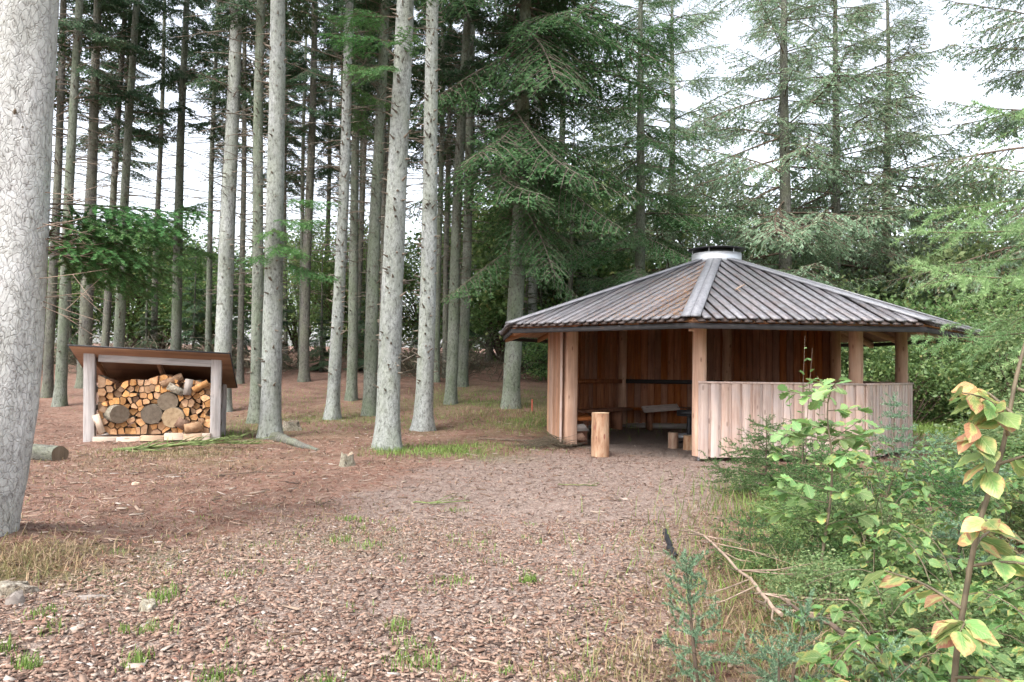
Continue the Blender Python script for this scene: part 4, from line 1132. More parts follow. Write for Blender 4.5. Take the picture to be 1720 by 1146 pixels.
# low boughs on other trunks
def low_boughs(idx, specs, mat='fir_bright', nl=0.05, nw=0.010, sp=0.011):
    t = tree_objs[idx]
    for (z, az, pit, L) in specs:
        fine_bough(t, (0.0, 0.0, z), az, pit, L, mat, rb, nlen=nl, nwid=nw, spacing=sp)
low_boughs(9, ((3.9, -0.5, 0.05, 1.3), (3.5, -0.9, -0.1, 1.2), (3.2, -0.2, -0.15, 1.3), (3.7, -1.3, 0.0, 1.0), (3.3, -2.2, -0.1, 0.8), (4.3, 0.1, 0.1, 1.1)))
low_boughs(15, ((6.5, 3.4, 0.1, 1.2), (6.1, 3.9, -0.25, 1.1), (6.9, 3.0, 0.2, 1.3), (7.3, -0.6, 0.0, 1.0), (6.4, -1.2, 0.1, 0.9)))
low_boughs(5, ((4.6, -1.2, 0.1, 1.6), (4.2, -0.4, -0.1, 1.7), (5.0, -2.0, 0.0, 1.5), (3.8, -0.9, -0.15, 1.6), (5.3, -0.6, 0.2, 1.5), (4.4, 3.6, 0.0, 1.5)), nl=0.07, nw=0.02, sp=0.022)
low_boughs(12, ((7.4, 0.4, -0.2, 1.2), (7.0, 1.2, -0.3, 1.2), (7.8, -0.6, -0.2, 1.3)), nl=0.06, nw=0.013, sp=0.015)
# stout olive spruce by the eave: hanging green crown on its right side
cm, cw = crown_meshes('crown', B_firL, np.random.default_rng(31), 4.3, 14, 3.5, 15, 6, M['fir'], M['dead_twig'], Lbot=0.7, Ltop=0.95, pitch0=-0.45, pitch1=-0.1, az_bias=0.15)
c = link('low_crown', cm, tree_objs[21]); link('crown_branches', cw, c)

# ------------------------------------------------------------------ bigger conifers behind and beside the shelter
def conifer(x, y, H, r, lb, mesh_pair, bark='bark_brown', lean=0.0, group=None, az=0.0, sc=1.0, dead_i=None, dz=0):
    t = empty('conifer_tree', (x, y, tz(x, y)))
    tag(t, lb, 'tree', group)
    trunk_obj(t, r, H, lean, M[bark], 12, 22, 0.2, int(x * 10 + y * 7) % 1000, bend=0.06, top=0.12)
    c = link('crown', mesh_pair[0], t, rot=(0, 0, az), loc=(lean * H / 2, 0, dz)); c.scale = (sc, sc, sc)
    link('crown_branches', mesh_pair[1], c)
    if dead_i is not None: link('dead_branches', dead[dead_i], t, rot=(0, 0, az + 1))
    return t
rc = np.random.default_rng(41)
c_dense = [crown_meshes('crown', B_firL, rc, 1.2, 16, 3.0, 20, 5, M['fir'], M['dead_twig'], Ltop=0.4, pitch0=-0.32, pitch1=0.3) for _ in range(1)]
c_loose = [crown_meshes('crown', B_looseL, rc, 2.8, 17, 4.6, 19, 5, M['hazed_conifer'], M['twig'], Lbot=0.8, Ltop=0.35, pitch0=-0.05, pitch1=0.45) for _ in range(2)]
c_dark = [crown_meshes('crown', B_fir, rc, 0.6, 9, 2.6, 12, 5, M['fir_dark'], M['dead_twig'], pitch0=-0.25, pitch1=0.3) for _ in range(1)]
conifer(3.7, 22.0, 16, 0.2, 'leafy green spruce rising just behind the left slope of the shelter roof', c_dense[0], 'bark_green', az=0.5)
conifer(8.5, 23.5, 18, 0.26, 'tall haze-paled open-crowned conifer behind the right slope of the shelter roof', c_loose[0], 'bark_brown', az=2.0)
conifer(6.0, 28.5, 18, 0.22, 'haze-paled thin conifer standing between the leafy spruce and the open-crowned one', c_loose[1], 'bark_green', az=0.8)
conifer(17.5, 22.5, 18, 0.28, 'large leaning haze-paled conifer at the right picture edge reaching in wide boughs', c_loose[1], 'bark_brown', lean=-0.10, az=3.9, sc=1.1)
conifer(14.0, 28.0, 17, 0.24, 'haze-paled conifer between the open-crowned one and the right picture edge', c_loose[0], 'bark_brown', az=5.2)
conifer(11.2, 26.0, 18, 0.22, 'haze-paled conifer just right of the open-crowned one behind the roof', c_loose[1], 'bark_brown', az=1.1, sc=1.05)
conifer(1.9, 30.0, 18, 0.22, 'tall conifer far behind the stout olive trunk', c_loose[0], 'bark_green', az=2.7)
conifer(23.0, 29.0, 19, 0.26, 'far haze-paled conifer in the upper right corner', c_loose[0], 'bark_brown', az=0.4, sc=1.15)
conifer(2.0, 25.5, 9, 0.12, 'young dark spruce behind the stout olive trunk by the eave', c_dark[0], az=0.3)

# ------------------------------------------------------------------ broad-leaved and evergreen growth behind
def clump_mesh(rng, rx, rz, nleaf, size, mat, nclump=60, zc=None, asp=0.6, spread=0.24):
    zc = rz if zc is None else zc
    u = rng.normal(size=(nclump, 3)); u /= np.linalg.norm(u, axis=1)[:, None]
    c = u * (rng.uniform(0.35, 1.0, nclump) ** 0.5)[:, None] * np.array([rx, rx, rz]) + np.array([0, 0, zc])
    c[:, 2] = np.maximum(c[:, 2], 0.25)
    idx = rng.integers(0, nclump, nleaf)
    p = c[idx] + rng.normal(size=(nleaf, 3)) * np.array([spread * rx, spread * rx, spread * 0.6 * rz]) * rng.uniform(0.5, 1.1, nclump)[idx][:, None]
    p[:, 2] = np.maximum(p[:, 2], 0.03)
    n = rng.normal(size=(nleaf, 3)) + np.array([0, 0, 0.9]); n /= np.linalg.norm(n, axis=1)[:, None]
    a = rng.normal(size=(nleaf, 3)); a -= (a * n).sum(1)[:, None] * n; a /= np.linalg.norm(a, axis=1)[:, None]
    b = np.cross(n, a)
    s = size * rng.uniform(0.6, 1.3, nleaf)[:, None]
    v = np.stack([p - a * s * 0.5, p + b * s * asp * 0.5 + n * s * 0.06, p + a * s * 0.5, p - b * s * asp * 0.5 + n * s * 0.06], 1).reshape(-1, 3)
    mb = MB(); mb.add(v, np.arange(nleaf * 4).reshape(-1, 4))
    me = mb.mesh('crown', mat)
    mw = MB()
    for i in range(min(nclump, 36)):
        e = c[i]; m = np.array([e[0] * 0.35, e[1] * 0.35, e[2] * 0.55]) + rng.normal(size=3) * 0.1
        tube(mw, [(0.05 * rng.normal(), 0.05 * rng.normal(), -0.1), m, e], [0.04 * rz / 2, 0.022 * rz / 2, 0.006], 5, cap=False)
    return me, mw.mesh('branches', M['twig'])
rs = np.random.default_rng(51)
shrubA = [clump_mesh(rs, 1.7, 1.5, 8500, 0.115, M['broadleaf'], 55) for _ in range(3)]
shrubP = [clump_mesh(rs, 1.7, 1.7, 8500, 0.115, M['broadleaf_pale'], 55) for _ in range(2)]
btree = [clump_mesh(rs, 2.6, 2.9, 14000, 0.15, M['broadleaf'], 80, zc=3.4) for _ in range(2)]
paletree = [clump_mesh(rs, 2.4, 2.9, 12000, 0.12, M['broadleaf_pale'], 70, zc=3.4) for _ in range(2)]
def plantthing(name, pair, x, y, lb, cat, group, sc=(1, 1, 1), az=0.0):
    t = empty(name, (x, y, tz(x, y) - 0.05))
    tag(t, lb, cat, group)
    c = link('foliage', pair[0], t, rot=(0, 0, az)); c.scale = sc
    w = link('stems', pair[1], t, rot=(0, 0, az)); w.scale = sc
    return t
# along the back of the forest, left to middle
for j in range(15):
    x = -24 + j * 1.95 + rs.normal() * 0.5; y = 33 + rs.normal() * 2.0 + (2 if j % 2 else 0)
    s = rs.uniform(0.8, 1.2)
    plantthing('leafy_tree', btree[j % 2], x, y, 'leafy green tree closing the view behind the spruce trunks', 'tree', 'leafy trees behind the forest', (s, s, s * rs.uniform(0.75, 1.15)), rs.uniform(0, 6))
for j in range(13):
    x = -19 + j * 1.75 + rs.normal() * 0.5; y = 27.5 + rs.normal() * 1.2
    t = conifer(x, y, 4.5, 0.06, 'low dark evergreen in the understorey behind the spruce trunks', c_dark[0], az=rs.uniform(0, 6), sc=rs.uniform(0.28, 0.5), group='dark evergreens in the understorey')
# right of and behind the shelter
for j, (x, y, s, pale) in enumerate(((8.3, 20.6, 1.0, 1), (10.2, 19.4, 0.95, 0), (11.6, 21.5, 1.15, 0), (12.6, 18.6, 0.9, 1), (13.8, 20.5, 1.2, 0), (9.4, 23.0, 1.3, 1), (7.2, 21.5, 1.1, 0), (5.4, 21.5, 1.0, 0), (15.2, 18.6, 1.1, 1), (11.0, 25.5, 1.5, 0), (14.4, 24.5, 1.6, 1), (17, 21.5, 1.5, 0), (1.6, 24.2, 0.8, 0), (3.4, 25, 1.1, 0))):
    plantthing('leafy_shrub', (shrubP if pale else shrubA)[j % 2], x, y, 'pale yellow-green shrub in the thicket behind the shelter' if pale else 'mid-green shrub in the thicket behind the shelter', 'shrub', 'pale shrubs behind the shelter' if pale else 'green shrubs behind the shelter', (s, s, s), rs.uniform(0, 6))
for j in range(9):
    x = 2 + j * 2.7 + rs.normal() * 0.5; y = 34 + rs.normal() * 2; s = rs.uniform(1.0, 1.4)
    plantthing('leafy_tree', btree[j % 2], x, y, 'leafy green tree far behind the shelter thicket', 'tree', 'leafy trees far behind the shelter', (s, s, s), rs.uniform(0, 6))
for j, (x, y, s) in enumerate(((4.2, 30.5, 1.7), (8.2, 32.0, 1.6), (12.6, 31, 1.5), (17.5, 30, 1.6), (21.5, 27, 1.5))):
    plantthing('leafy_tree', paletree[j % 2], x, y, 'tall pale leafy tree filling the sky behind the shelter roof', 'tree', 'tall pale leafy trees behind the shelter', (s * 0.85, s * 0.85, s), rs.uniform(0, 6))
# brushwood thicket behind the trunks
mb = MB()
for q in range(2600):
    x = rs.uniform(-17, 0.5); y = rs.uniform(23.5, 27.5); z = tz(x, y)
    if vnoise(x * 0.6, y * 0.6, 90) < 0.42: continue
    az = rs.uniform(0, 6.28); l = rs.uniform(0.5, 1.5); e = rs.uniform(0.0, 1.1)
    b = np.array([x, y, z + abs(rs.normal()) * 0.35]); d = np.array([math.cos(az) * math.cos(e), math.sin(az) * math.cos(e), math.sin(e)])
    tube(mb, [b, b + d * l * 0.5 + rs.normal(size=3) * 0.08, b + d * l - np.array([0, 0, 0.2 * l])], [0.012, 0.009, 0.004], 3, cap=False)
tag(mb.obj('brushwood', M['brush']), 'tangle of dead brushwood on the ground behind the spruce trunks', 'brushwood', kind='stuff')

# ------------------------------------------------------------------ ground cover: chips, needles, grass
rg = np.random.default_rng(61)
def scatter_ground(n, y0, y1, wedge=0.76, pad=0.4, power=1.0):
    y = y0 + (y1 - y0) * rg.random(n) ** power
    x = rg.uniform(-1, 1, n) * (wedge * y + pad)
    return x, y
def chip_mesh(x, y, L, Wd, th, tilt, thick=True):
    n = len(x); z = terr(x, y)
    az = rg.uniform(0, math.pi * 2, n)
    nrm = np.stack([rg.normal(size=n) * tilt, rg.normal(size=n) * tilt, np.ones(n)], -1); nrm /= np.linalg.norm(nrm, axis=1)[:, None]
    a = np.stack([np.cos(az), np.sin(az), np.zeros(n)], -1); a -= (a * nrm).sum(1)[:, None] * nrm; a /= np.linalg.norm(a, axis=1)[:, None]
    b = np.cross(nrm, a)
    c = np.stack([x, y, z + th * 0.5 + rg.uniform(0.002, 0.012, n)], -1)
    sk = rg.uniform(-0.35, 0.35, n)
    cs = []
    for su, sv in ((-1, -1), (1, -1), (1, 1), (-1, 1)):
        cs.append(c + a * (L * 0.5 * (su + sk * sv * 0.6) * rg.uniform(0.8, 1.1, n))[:, None] + b * (Wd * 0.5 * sv * rg.uniform(0.6, 1.1, n))[:, None])
    mb = MB()
    if not thick:
        mb.add(np.stack(cs, 1).reshape(-1, 3), np.arange(n * 4).reshape(-1, 4)); return mb
    up = nrm * (th * 0.5)[:, None]
    v = np.stack([q - up for q in cs] + [q + up for q in cs], 1).reshape(-1, 3)
    f = np.array(BOXF[1:])      # the side lying on the ground is left open
    mb.add(v, (np.arange(n)[:, None, None] * 8 + f[None]).reshape(-1, 4))
    return mb
# near chips
x, y = scatter_ground(72000, 2.6, 6.6, power=1.15)
p = path_mask(x, y); keep = rg.random(len(x)) < np.clip(p * (0.35 + 1.1 * vnoise(x * 1.7, y * 1.7, 44)) + 0.10 - 0.06 * (y - 3), 0.04, 1)
x, y = x[keep], y[keep]; n = len(x)
big = np.clip(1.25 - (y - 2.6) * 0.17, 0.5, 1.3)
L = rg.lognormal(math.log(0.0185), 0.48, n) * big; Wd = L * rg.uniform(0.25, 0.6, n)
o = chip_mesh(x, y, np.clip(L, 0.007, 0.075), np.clip(Wd, 0.004, 0.035), rg.uniform(0.002, 0.006, n), 0.22).obj('wood_chips', M['chips'])
tag(o, 'coarse orange-brown wood chips covering the near path', 'wood chips', kind='stuff')
x, y = scatter_ground(70000, 5.6, 13.5, power=0.9)
p = path_mask(x, y) + 0.6 * inside_mask(x, y); keep = rg.random(len(x)) < np.clip(p + 0.03, 0, 1)
x, y = x[keep], y[keep]; n = len(x)
L = rg.lognormal(math.log(0.018), 0.4, n); Wd = L * rg.uniform(0.3, 0.7, n)
o = chip_mesh(x, y, L, Wd, np.full(n, 0.003), 0.22, False).obj('fine_wood_chips', M['chips'])
tag(o, 'fine pale wood chips on the path up to the shelter', 'wood chips', kind='stuff')
# bits of bark, cones and broken twigs on the litter
x, y = scatter_ground(5200, 3.2, 17, power=0.8)
keep = (rg.random(len(x)) < 0.35 + 0.65 * (1 - path_mask(x, y))) & (x < 1.2 + 0.25 * y) & (inside_mask(x, y) < 0.2)
x, y = x[keep], y[keep]; n = len(x)
L = rg.lognormal(math.log(0.075), 0.5, n); Wd = np.where(rg.random(n) < 0.6, rg.uniform(0.006, 0.014, n), np.minimum(L * 0.3, 0.024))
o = chip_mesh(x, y, np.clip(L, 0.03, 0.19), Wd, np.full(n, 0.006), 0.12).obj('bark_bits', M['chips'])
tag(o, 'bits of bark and broken twigs strewn over the forest floor', 'debris', kind='stuff')
# needle litter and small twigs beside the path
x, y = scatter_ground(90000, 3.0, 18, power=0.8)
keep = rg.random(len(x)) < np.clip(1.0 - path_mask(x, y) * 0.55 - inside_mask(x, y), 0.0, 1) * (x < 1.5 + 0.25 * y)
x, y = x[keep], y[keep]; n = len(x)
L = rg.lognormal(math.log(0.035), 0.5, n); Wd = rg.uniform(0.003, 0.012, n)
o = chip_mesh(x, y, L, Wd, np.full(n, 0.004), 0.3, False).obj('needle_litter', M['needle_litter'])
tag(o, 'red-brown fallen needles and twig bits beneath the spruces', 'litter', kind='stuff')

def blades(x, y, h, w, lean, rng):
    n = len(x); z = terr(x, y)
    az = rng.uniform(0, 2 * math.pi, n); d = np.stack([np.cos(az), np.sin(az), np.zeros(n)], -1)
    s = np.stack([-np.sin(az), np.cos(az), np.zeros(n)], -1)
    b = np.stack([x, y, z - 0.005], -1)
    l = lean * rng.uniform(0.3, 1.3, n)
    up = np.array([0, 0, 1.0])
    m = b + up * (h * 0.6)[:, None] + d * (h * l * 0.35)[:, None]
    e = b + up * (h * (1 - 0.35 * l))[:, None] + d * (h * l)[:, None]
    v = np.stack([b - s * (w / 2)[:, None], b + s * (w / 2)[:, None], m + s * (w * 0.4)[:, None], m - s * (w * 0.4)[:, None], e], 1).reshape(-1, 3)
    i = np.arange(n) * 5
    return v, np.stack([i, i + 1, i + 2, i + 3], -1), np.stack([i + 3, i + 2, i + 4], -1)
def grass_obj(name, patches, mat, label, extra=None):
    mb = MB()
    for (cx, cy, rx_, ry_, n, h, lean) in patches:
        x = cx + rg.normal(size=n) * rx_; y = cy + rg.normal(size=n) * ry_
        v, q, t = blades(x, y, h * rg.uniform(0.4, 1.2, n), rg.uniform(0.0025, 0.005, n) * (1 + cy * 0.06), np.full(n, lean), rg)
        mb.add(v, q); mb.f[3].append(t + mb.n - len(v)); mb.m[3].append(np.zeros(len(t), np.int32))
    o = mb.obj(name, M[mat]); tag(o, label, 'grass', kind='stuff'); return o
PG = []
for (cx, cy) in ((-0.47, 3.55), (-0.40, 3.35), (-0.55, 3.75), (0.0, 3.3), (-0.35, 4.6), (0.12, 4.55), (-2.35, 3.85), (-2.15, 3.6), (-1.75, 3.65), (-1.6, 3.3), (-1.9, 4.2), (-2.25, 3.35), (-1.2, 3.15), (-0.75, 3.1), (0.3, 3.2), (-1.33, 6.4), (-1.0, 5.4), (-1.25, 5.55), (-0.5, 7.0), (-2.0, 3.2), (-0.2, 3.15)):
    PG.append((cx, cy, rg.uniform(0.025, 0.07), rg.uniform(0.02, 0.06), int(rg.uniform(40, 120)), rg.uniform(0.045, 0.085), 0.5))
for _ in range(60):
    x = rg.uniform(-2.6, 0.6); y = rg.uniform(3, 6.5); PG.append((x, y, 0.05, 0.05, 14, 0.05, 0.7))
PG += [(-1.0, 11.6, 0.45, 0.4, 1100, 0.10, 0.9), (-0.7, 12.3, 0.6, 0.4, 700, 0.09, 0.9), (-1.8, 11.4, 0.2, 0.25, 300, 0.12, 0.6), (0.5, 16.5, 0.9, 0.9, 1600, 0.10, 1.0), (-0.5, 20, 1.6, 1.3, 2000, 0.10, 1.0), (-4.0, 15.6, 1.2, 0.9, 800, 0.09, 1.1), (-2.4, 16.6, 1.2, 0.9, 900, 0.09, 1.1), (-5.4, 13.7, 0.4, 0.5, 600, 0.14, 0.6),
       (8.5, 17.5, 2.5, 1.4, 5000, 0.22, 0.6), (11, 16, 2, 1.5, 4000, 0.22, 0.6), (-6.5, 19.5, 2.2, 1.3, 1000, 0.10, 1.0)]
PG += [(2.4, 7.0, 0.4, 0.6, 600, 0.20, 1.0), (3.2, 8.3, 0.6, 0.6, 800, 0.22, 1.0), (1.7, 4.4, 0.4, 0.7, 1100, 0.12, 1.2), (2.5, 5.2, 0.7, 0.8, 1500, 0.2, 1.0), (1.9, 3.4, 0.5, 0.5, 1100, 0.14, 1.2)]
grass_obj('green_grass', PG, 'grass_green', 'fresh green grass tufts scattered over path and forest floor')
PD = [(-2.95, 4.75, 0.15, 0.2, 420, 0.13, 1.7), (-2.6, 4.6, 0.35, 0.3, 330, 0.07, 1.9), (-3.05, 4.6, 0.15, 0.2, 220, 0.13, 1.6), (1.2, 4.4, 0.25, 0.75, 600, 0.10, 1.9), (0.95, 3.6, 0.25, 0.45, 450, 0.09, 1.9), (1.7, 5.6, 0.25, 0.7, 450, 0.12, 1.8), (1.4, 3.9, 0.25, 0.5, 400, 0.13, 1.8), (1.65, 3.6, 0.35, 0.6, 300, 0.32, 1.3), (2.0, 4.6, 0.4, 0.6, 250, 0.34, 1.3), (1.35, 3.1, 0.25, 0.3, 220, 0.28, 1.4), (2.4, 7.0, 0.3, 0.6, 500, 0.18, 1.4), (-2.2, 5.6, 0.7, 0.8, 500, 0.06, 1.6), (-3.4, 7.2, 1.0, 1.0, 500, 0.06, 1.6), (-6.2, 9.0, 1.0, 1.2, 400, 0.06, 1.5),
      (-5.0, 10.9, 0.7, 0.5, 900, 0.09, 1.2), (-1.6, 6.0, 0.9, 0.8, 700, 0.07, 1.1), (-4.4, 9.6, 1.2, 1.2, 900, 0.07, 1.2), (0.55, 3.15, 0.25, 0.3, 800, 0.10, 1.1), (0.75, 17.2, 1, 1, 1000, 0.16, 0.9)]
grass_obj('dry_grass', PD, 'grass_dry', 'dry straw-coloured grass along the edges of the path')

# ------------------------------------------------------------------ odd bits on the ground
def stick(name, pts, radii, mat, label, cat='branch', twigs=0, tl=0.3, n=7, seed=0, spread=0.9, gz=True):
    rr = np.random.default_rng(seed)
    P = np.array([(x, y, (tz(x, y) if gz else 0) + z) for x, y, z in pts])
    root = empty(name, tuple(P[0])); root_l = np.array(P[0])
    tt = np.linspace(0, 1, len(P)); ts = np.linspace(0, 1, len(P) * 4)
    Q = np.stack([np.interp(ts, tt, P[:, i]) for i in range(3)], -1) + rr.normal(size=(len(ts), 3)) * np.array([0.006, 0.006, 0.003])
    rd = np.interp(ts, tt, radii)
    mb = MB(); tube(mb, Q - root_l, rd, n, jitter=0.05); mb.obj('stem', M[mat], root, True)
    if twigs:
        mb = MB()
        for _ in range(twigs):
            i = rr.integers(1, len(Q) - 1); d = Q[i + 1] - Q[i]; az = math.atan2(d[1], d[0]) + rr.choice([-1, 1]) * rr.uniform(0.4, spread)
            l = tl * rr.uniform(0.4, 1.2)
            e = Q[i] + np.array([math.cos(az) * l, math.sin(az) * l, rr.uniform(-0.05, 0.35) * l])
            e[2] = max(e[2], tz(e[0], e[1]) + 0.004)
            m = (Q[i] + e) / 2 + rr.normal(size=3) * 0.02; m[2] = max(m[2], tz(m[0], m[1]) + 0.004)
            tube(mb, [Q[i] - root_l, m - root_l, e - root_l], [rd[i] * 0.4 + 0.001, rd[i] * 0.3 + 0.001, 0.001], 4, cap=False)
            for _ in range(2):
                az2 = az + rr.uniform(-0.8, 0.8); e2 = m + np.array([math.cos(az2), math.sin(az2), rr.uniform(-0.1, 0.3)]) * l * 0.4
                e2[2] = max(e2[2], tz(e2[0], e2[1]) + 0.004)
                tube(mb, [m - root_l, e2 - root_l], [0.0016, 0.0008], 3, cap=False)
        mb.obj('twigs', M[mat], root)
    return tag(root, label, cat)
stick('fallen_branch', [(-5.70, 10.85, 0.02), (-5.1, 11.2, 0.07), (-4.6, 11.6, 0.09), (-3.9, 11.75, 0.08)], [0.028, 0.024, 0.016, 0.008], 'mossy_stick', 'fallen moss-green branch with fine twigs lying before the firewood shed', twigs=70, tl=0.55, seed=1)
stick('fallen_branch', [(1.42, 6.15, 0.02), (1.28, 5.0, 0.22), (1.30, 4.1, 0.18), (1.32, 3.7, 0.12)], [0.003, 0.006, 0.009, 0.012], 'dry_stick', 'bare pinkish dry branch arching over the grass at the path edge', twigs=26, tl=0.5, seed=2)
stick('fallen_branch', [(1.25, 3.55, 0.25), (1.45, 3.1, 0.2), (1.6, 2.85, 0.12), (1.8, 2.7, 0.05)], [0.007, 0.013, 0.016, 0.018], 'twig', 'dark dead branch buried in the plants beside the blue-green sapling', twigs=16, tl=0.4, seed=3)
stick('twig', [(-0.26, 3.55, 0.01), (-0.15, 3.42, 0.015), (0.0, 3.36, 0.012), (0.04, 3.33, 0.01)], [0.004, 0.006, 0.006, 0.005], 'dry_stick', 'curved bare twig lying on the chips in the near foreground', 'twig', seed=4)
stick('twig', [(-1.75, 5.0, 0.01), (-1.4, 4.95, 0.015), (-1.15, 5.1, 0.012)], [0.004, 0.005, 0.003], 'dry_stick', 'thin pale twig lying straight on the litter left of the path', 'twig', twigs=4, tl=0.2, seed=5)
stick('twig', [(-0.95, 7.35, 0.01), (-0.7, 7.3, 0.02), (-0.4, 7.5, 0.012)], [0.006, 0.007, 0.004], 'mossy_stick', 'greenish twig lying on the chips in mid path', 'twig', twigs=5, tl=0.25, seed=6)
stick('broken_stick', [(1.14, 5.55, 0.12), (1.13, 5.35, 0.05), (1.15, 5.2, 0.02)], [0.018, 0.02, 0.022], 'black_steel', 'short charred stick lying on the edge of the path', 'stick', seed=7)
stick('fallen_branch', [(-0.6, 13.5, 0.02), (0.0, 13.2, 0.03), (0.5, 13.05, 0.03)], [0.012, 0.018, 0.012], 'twig', 'dark stick lying on the ground left of the shelter', twigs=5, tl=0.4, seed=8)
stick('surface_root', [(-4.15, 13.35, 0.03), (-3.75, 12.7, 0.05), (-3.3, 12.1, 0.035), (-2.95, 11.6, 0.0)], [0.12, 0.075, 0.05, 0.03], 'bark_brown', 'long root snaking over the ground from the rooted pale trunk', 'root', seed=9)
stick('twig', [(-3.4, 8.6, 0.01), (-3.0, 8.9, 0.02), (-2.6, 8.95, 0.01)], [0.005, 0.006, 0.003], 'twig', 'dark twig on the red litter between shed and path', 'twig', twigs=4, tl=0.25, seed=10)
stick('twig', [(0.55, 8.6, 0.01), (0.85, 8.5, 0.015), (1.0, 8.62, 0.01)], [0.005, 0.005, 0.003], 'mossy_stick', 'slim twig on the chips on the way to the shelter', 'twig', twigs=3, tl=0.2, seed=12)
# stump
def stump(loc, r, h, lb, mat='bark_pale', seed=0, name='tree_stump'):
    rr = np.random.default_rng(seed); n = 20; a = np.arange(n) * 2 * math.pi / n
    v = []; lob = 1 + 0.16 * np.sin(a * 3 + 1) + 0.08 * rr.normal(size=n)
    for z, s in ((-0.05, 1.45), (0.03, 1.2), (h * 0.5, 1.0), (h, 0.92)):
        zj = (0.012 * np.sin(a * 2) + 0.012 * rr.normal(size=n)) if z == h else 0
        v.append(np.stack([r * s * lob * np.cos(a), r * s * lob * np.sin(a), z + zj * np.ones(n)], -1))
    k = 4; i = np.arange(k - 1)[:, None] * n; j = np.arange(n)[None, :]; j2 = (j + 1) % n
    root = empty(name, loc); mb = MB(); mb.add(np.concatenate(v), np.stack([i + j, i + j2, i + n + j2, i + n + j], -1).reshape(-1, 4)); mb.obj('bark', M[mat], root)
    mb = MB(); c = np.concatenate([v[-1] - np.array([0, 0, 0.012]), [[0, 0, h - 0.03]]]); mb.add(c, [(q, (q + 1) % n, n) for q in range(n)]); mb.obj('cut_top', M['old_end'], root)
    return tag(root, lb, 'stump')
stump((-2.19, 10.1, tz(-2.19, 10.1)), 0.085, 0.16, 'small pale cut stump left of the palest leaning trunk', 'log_bark', 1)
stump((-4.3, 14.75, tz(-4.3, 14.75)), 0.16, 0.17, 'low grey stump just behind the rooted pale trunk', 'log_bark', 2)
def fallen_log(name, loc, L, r, rz, lb, mt='log_bark', endm='old_end', ry=0.0):
    root = log_thing(name, loc, r, L, lb, 'log', M[mt], M[endm], n=18, jit=0.05)
    root.rotation_euler = (rad(90), 0, rz); root.rotation_euler.y = ry
    return root
fallen_log('fallen_log', (-6.45, 10.1, 0.09), 0.6, 0.125, rad(70), 'short rotting log beside the big near trunk', mt='bark_brown')
# bark slabs and clods
def slab(loc, sx, sy, sz, rz, lb, mat, seed, cat='bark piece', tilt=(0, 0)):
    rr = np.random.default_rng(seed); n = 14; a = np.arange(n) * 2 * math.pi / n
    lob = 1 + 0.18 * rr.normal(size=n)
    bot = np.stack([sx * lob * np.cos(a), sy * lob * np.sin(a), np.full(n, -0.02)], -1)
    top = np.stack([sx * 0.8 * lob * np.cos(a), sy * 0.8 * lob * np.sin(a), sz * (0.75 + 0.3 * rr.normal(size=n) * 0.5)], -1)
    mb = MB(); v = np.concatenate([bot, top, [[0, 0, sz * 1.1]]])
    mb.add(v, [(i, (i + 1) % n, n + (i + 1) % n, n + i) for i in range(n)]); mb.add(v, [(n + i, n + (i + 1) % n, 2 * n) for i in range(n)])
    o = mb.obj('bark_slab', M[mat], loc=(loc[0], loc[1], tz(*loc)), rot=(tilt[0], tilt[1], rz))
    return tag(o, lb, cat)
slab((-1.90, 4.02), 0.045, 0.11, 0.045, 0.5, 'grey-brown slab of bark lying on chips in the left foreground', 'log_bark', 1)
slab((-2.28, 4.18), 0.10, 0.03, 0.02, 0.15, 'flat pale piece of split wood left of the bark slab', 'old_plank', 2, 'wood piece')
slab((-2.78, 4.22), 0.15, 0.09, 0.07, 0.1, 'dark lump of rotten wood at the foot of the big near trunk', 'log_bark', 3, 'wood piece')
slab((-2.60, 4.02), 0.05, 0.035, 0.06, 0.7, 'pale broken chunk in front of the rotten wood lump', 'old_plank', 4, 'wood piece')
slab((-3.95, 8.0), 0.045, 0.035, 0.03, 0.4, 'pale leaf-like chip standing out on the red litter', 'pale_plank', 5, 'wood piece')
mb = MB()
for q in range(520):
    x = 0.62 + R.normal() * 0.28; y = 12.55 + R.normal() * 0.22; az = R.uniform(0, 6.28); l = R.uniform(0.1, 0.35)
    b = np.array([x, y, R.uniform(0.0, 0.18) * math.exp(-((x - 0.7) / 0.35) ** 2)]); d = np.array([math.cos(az), math.sin(az), R.uniform(-0.2, 0.4)])
    e = b + d * l; e[2] = max(e[2], 0.005); tube(mb, [b, (b + e) / 2 + R.normal(size=3) * 0.015, e], [0.004, 0.003, 0.001], 3, cap=False)
tag(mb.obj('brush_heap', M['brush']), 'small heap of dead twigs against the left wall of the shelter', 'twigs', kind='stuff')
mb = MB(); cbox(mb, -0.02, 0.02, -0.02, 0.02, -0.05, 0.28)
tag(mb.obj('marker_stake', M['red_paint'], loc=(0.5, 18.0, tz(0.5, 18.0))), 'thin red marker stake in the grass left of the shelter', 'stake')

